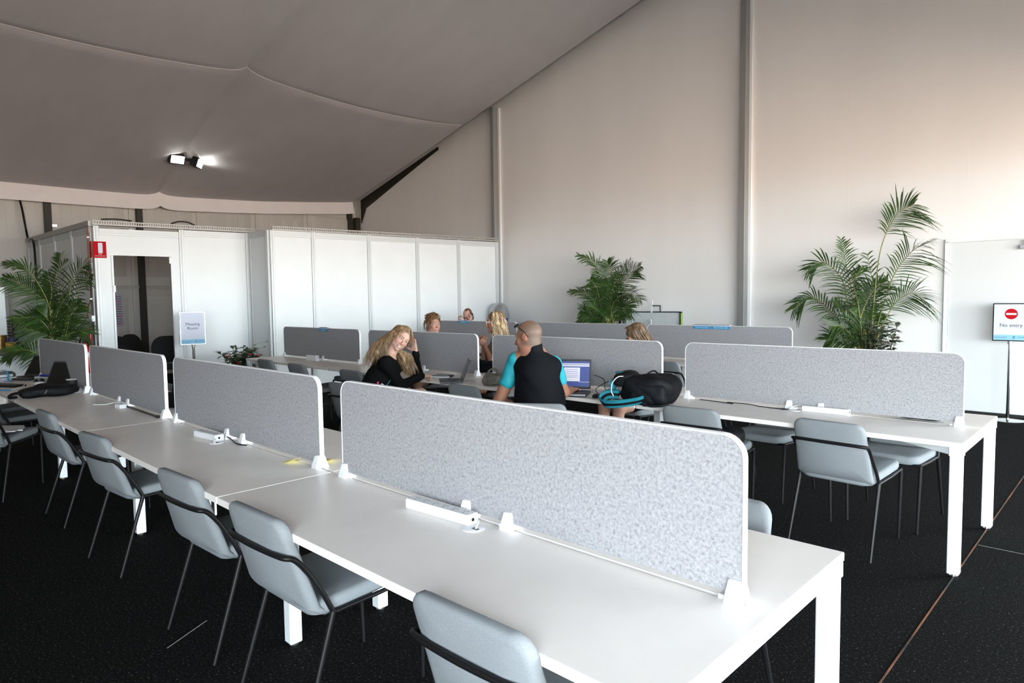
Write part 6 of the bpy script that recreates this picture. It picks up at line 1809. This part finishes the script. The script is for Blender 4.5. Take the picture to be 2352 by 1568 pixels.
strands(pc, cs, hc, 'curls', 0.0045, 5, 0.003, 3, 6, 0.004, 14)
strands(pc, [[H.P(0.06, -0.09, 0.03), H.P(0.075, -0.11, -0.03), H.P(0.07, -0.115, -0.09)], [H.P(0.02, -0.115, 0.0), H.P(0.03, -0.12, -0.06), H.P(0.04, -0.11, -0.10)], [H.P(0.077, 0.02, 0.02), H.P(0.085, 0.03, -0.03), H.P(0.08, 0.02, -0.08)]], hc, 'loose_strands', 0.003, 5, 0.006, 5, 8, 0.005, 10)

# ---------------------------------------------------------------- woman in glasses, hands clasped
pg = person((-4.62, 3.74, 0.0), 'woman in white framed glasses with wavy blonde hair, hands clasped at her chest')
skg = skin_mat('skin_tan', (0.40, 0.20, 0.13))
khaki = mat('pattern_khaki', (0.10, 0.075, 0.04), 0.8, col2=(0.32, 0.26, 0.16), scale=55)
H = Head((-4.700, 3.675, 1.258), (-0.64, -0.76, -0.08), (-0.05, -0.05, 1), 1.0)
seated(pg, -4.62, 3.76, (-0.45, -0.9), (-4.665, 3.72, 1.085), 0.165, skg, khaki, 0.0045, H,
       (((-4.635, 3.545, 0.835), (-4.765, 3.565, 1.000), dict(d=(-0.25, -0.3, 0.9), n=(-0.6, 0.5, 0.2), side=(0.5, -0.6, 0.4), curl=(1.0, 1.0, 1.05, 1.05), thumb=0.3, sc=0.92)),
        ((-4.81, 3.60, 0.775), (-4.795, 3.575, 0.985), dict(d=(0.02, -0.22, 0.95), n=(0.75, -0.1, 0.15), side=(0.1, -0.9, -0.2), curl=(0.75, 0.8, 0.85, 0.9), thumb=0.4, sc=0.92))))
H.face(pg, brow=(0.14, 0.08, 0.04))
gm = mat('glasses_white', (0.75, 0.73, 0.72), 0.3)
gw_ = MB()
for x in (-1, 1):
    gw_.tube([H.P(x * 0.033 + 0.023 * math.cos(a), 0.102 - 0.25 * abs(x * 0.033 + 0.023 * math.cos(a)) ** 1.0 * 0.3, 0.003 + 0.019 * math.sin(a)) for a in [2 * PI * i / 16 for i in range(17)]], 0.0024, 6, caps=False)
    gw_.tube([H.P(x * 0.057, 0.096, 0.008), H.P(x * 0.077, 0.04, 0.006), H.P(x * 0.081, -0.015, 0.004)], 0.0030, 6)
gw_.tube([H.P(-0.010, 0.105, 0.006), H.P(0.010, 0.105, 0.006)], 0.0024, 6)
child(gw_, 'glasses', gm, pg)
hg = hair_mat('hair_wavy', (0.16, 0.085, 0.04), (0.66, 0.50, 0.30), 45)
hgr = hair_mat('hair_roots', (0.10, 0.05, 0.025), (0.24, 0.13, 0.06), 45)
S4 = SDF().el(H.P(0, -0.018, 0.033), (0.085, 0.102, 0.094), H.R, 0.01).sub(H.P(0, 0.112, -0.040), (0.080, 0.085, 0.122), H.R, 0.012).sub(H.P(0, 0.03, -0.13), (0.12, 0.10, 0.07), H.R, 0.01)
sdf_obj('hair_cap', S4, hgr, pg, 0.006)
cs = []
for i in range(22):
    f = i / 21; ph = -0.35 + f * (PI + 0.7)      # round the back of the head, ear to ear
    x = 0.086 * math.cos(ph); y = -0.005 - 0.098 * max(math.sin(ph), -0.35)
    cs.append([H.P(x * 0.25, y * 0.3, 0.122), H.P(x * 0.85, y * 0.85, 0.085), H.P(x * 1.05, y * 1.03, 0.01), H.P(x * 1.16, y * 1.12, -0.07), H.P(x * 1.22, y * 1.2, -0.14), H.P(x * 1.18, y * 1.22, -0.185)])
strands(pg, cs, hg, 'wavy_hair', 0.0062, 5, 0.008, 7, 12, 0.010, 17)
child(MB().tube(spline([(-4.66, 3.60, 1.05), (-4.73, 3.575, 0.98), (-4.74, 3.555, 0.88), (-4.72, 3.55, 0.80)], 6), 0.010, 6, flat=0.3), 'lanyard', mat('lanyard_purple', (0.22, 0.01, 0.16), 0.6), pg)
child(MB().tube([np.array((-4.690, 3.555, 0.905)) + 0.034 * np.array((math.cos(a) * 0.8, math.cos(a) * 0.25, 0)) + 0.034 * math.sin(a) * np.array((0.1, 0.95, -0.2)) for a in [2 * PI * i / 16 for i in range(17)]], 0.0035, 6, caps=False), 'bracelet', blackp, pg)

# ---------------------------------------------------------------- brown haired woman bent behind the screen
ph_ = person((-2.80, 3.74, 0.0), 'woman with smooth brown hair bent down behind the screen, bare knees under the desk')
H = Head((-2.815, 3.67, 1.150), (-0.62, -0.62, -0.48), (-0.28, -0.3, 1), 1.0)
seated(ph_, -2.80, 3.74, (-0.15, -1), (-2.80, 3.72, 1.01), 0.165, skc, mat('top_grey', (0.10, 0.10, 0.11), 0.8), 0.0065, H,
       (((-2.66, 3.52, 0.80), (-2.76, 3.36, 0.775), dict(d=(-0.4, -1, 0), n=(0, 0, -1), side=(-1, 0, 0))), ((-3.00, 3.52, 0.80), (-2.92, 3.36, 0.775), dict(d=(0.3, -1, 0), n=(0, 0, -1), side=(1, 0, 0)))), True, None, (-0.12, -1.0))
H.face(ph_, brow=(0.08, 0.045, 0.02))
hh = hair_mat('hair_dark_blonde', (0.038, 0.019, 0.010), (0.21, 0.13, 0.07), 50)
S4 = SDF().el(H.P(0, -0.016, 0.033), (0.084, 0.102, 0.092), H.R, 0.01).sub(H.P(0, 0.118, -0.05), (0.080, 0.085, 0.122), H.R, 0.012).sub(H.P(0, 0.03, -0.13), (0.12, 0.10, 0.07), H.R, 0.01)
sdf_obj('hair_cap', S4, hh, ph_, 0.006)
cs = []
for i in range(16):
    f = i / 15; q = -0.4 + f * (PI + 0.8); x = 0.085 * math.cos(q); y = -0.005 - 0.098 * max(math.sin(q), -0.4)
    cs.append([H.P(x * 0.2, 0.05 + y * 0.2, 0.118), H.P(x * 0.85, y * 0.85, 0.088), H.P(x * 1.05, y * 1.03, 0.01), H.P(x * 1.12, y * 1.1, -0.10), H.P(x * 1.1, y * 1.1, -0.20)])
strands(ph_, cs, hh, 'hair', 0.0055, 5, 0.006, 8, 14, 0.003, 8)

# ---------------------------------------------------------------- man on the phone at the back
pp = person((-8.42, 6.62, 0.0), 'man with receding auburn hair and glasses, holding a phone to his ear')
skp = skin_mat('skin_pale', (0.55, 0.31, 0.24))
H = Head((-8.400, 6.60, 1.235), (0.30, -0.72, -0.55), (0.25, -0.35, 1), 1.03)
seated(pp, -8.42, 6.60, (0.1, -1), (-8.40, 6.62, 1.08), 0.18, skp, mat('shirt_maroon', (0.05, 0.012, 0.014), 0.8), 0.0065, H,
       (((-8.12, 6.48, 0.93), (-8.285, 6.585, 1.13), dict(d=(0.0, 0.0, 1), n=(-0.8, -0.1, 0.0), side=(-0.4, -0.8, 0.1), curl=(0.75, 0.8, 0.8, 0.85), thumb=0.35)),
        ((-8.68, 6.40, 0.90), (-8.515, 6.49, 1.11), dict(d=(0.15, 0.0, 0.95), n=(0.8, 0.2, 0.1), side=(0.4, -0.8, 0.2), curl=(0.9, 0.95, 1.0, 1.0), thumb=0.3))), False, mat('trousers_dark', (0.012, 0.013, 0.017), 0.8))
H.face(pp, brow=(0.16, 0.06, 0.025))
ha = hair_mat('hair_auburn', (0.07, 0.02, 0.010), (0.17, 0.06, 0.025), 60)
S4 = SDF().el(H.P(0, -0.016, 0.028), (0.079, 0.099, 0.087), H.R, 0.01).sub(H.P(0, 0.115, 0.005), (0.078, 0.095, 0.135), H.R, 0.008).sub(H.P(0.045, 0.06, 0.10), (0.03, 0.07, 0.05), H.R, 0.008).sub(H.P(-0.045, 0.06, 0.10), (0.03, 0.07, 0.05), H.R, 0.008).sub(H.P(0.0, 0.02, -0.10), (0.12, 0.12, 0.07), H.R, 0.01)
sdf_obj('hair', S4, ha, pp, 0.006, wrinkle=0.0)
gp = MB()
for x in (-1, 1):
    gp.tube([H.P(x * 0.033 + 0.022 * math.cos(a), 0.101, 0.001 + 0.016 * math.sin(a)) for a in [2 * PI * i / 14 for i in range(15)]], 0.0024, 6, caps=False)
    gp.tube([H.P(x * 0.055, 0.096, 0.006), H.P(x * 0.078, 0.03, 0.006), H.P(x * 0.081, -0.015, 0.004)], 0.0028, 6)
gp.tube([H.P(-0.011, 0.103, 0.004), H.P(0.011, 0.103, 0.004)], 0.0024, 6)
child(gp, 'glasses', blackp, pp)
t = thing('phone', 'dark handset held to the ear of the man at the back', 'phone', tuple(H.P(0.103, 0.012, -0.02) if False else H.P(-0.100, 0.010, -0.015)), 0)
MB().box((0, 0, 0), (0.016, 0.05, 0.135), 0, Matrix([list(r) for r in H.R])).build('body', charcoal, t, bevel=0.004)
q_ = Matrix([list(r) for r in H.R])
MB().box(q_ @ Vector((-0.0088, 0.0, 0.01)), (0.001, 0.042, 0.10), 0, q_).build('screen', scr_off, t)
# dark jacket bundled on the desk between the two screens
t = thing('jacket', 'black jacket bundled on the desk between two middle row screens', 'jacket', (-4.62, 3.32, DT), 0.2)
blob((0, 0, 0.055), (0.26, 0.12, 0.060), seed=71, amp=0.010, flat_z=0.0).build('body', blackc, t, ang=180)
MB().tube(spline([(-0.20, -0.05, 0.06), (-0.05, -0.10, 0.09), (0.12, -0.06, 0.10), (0.2, 0.03, 0.06)]), 0.035, 10).build('sleeve', blackc, t, ang=180)
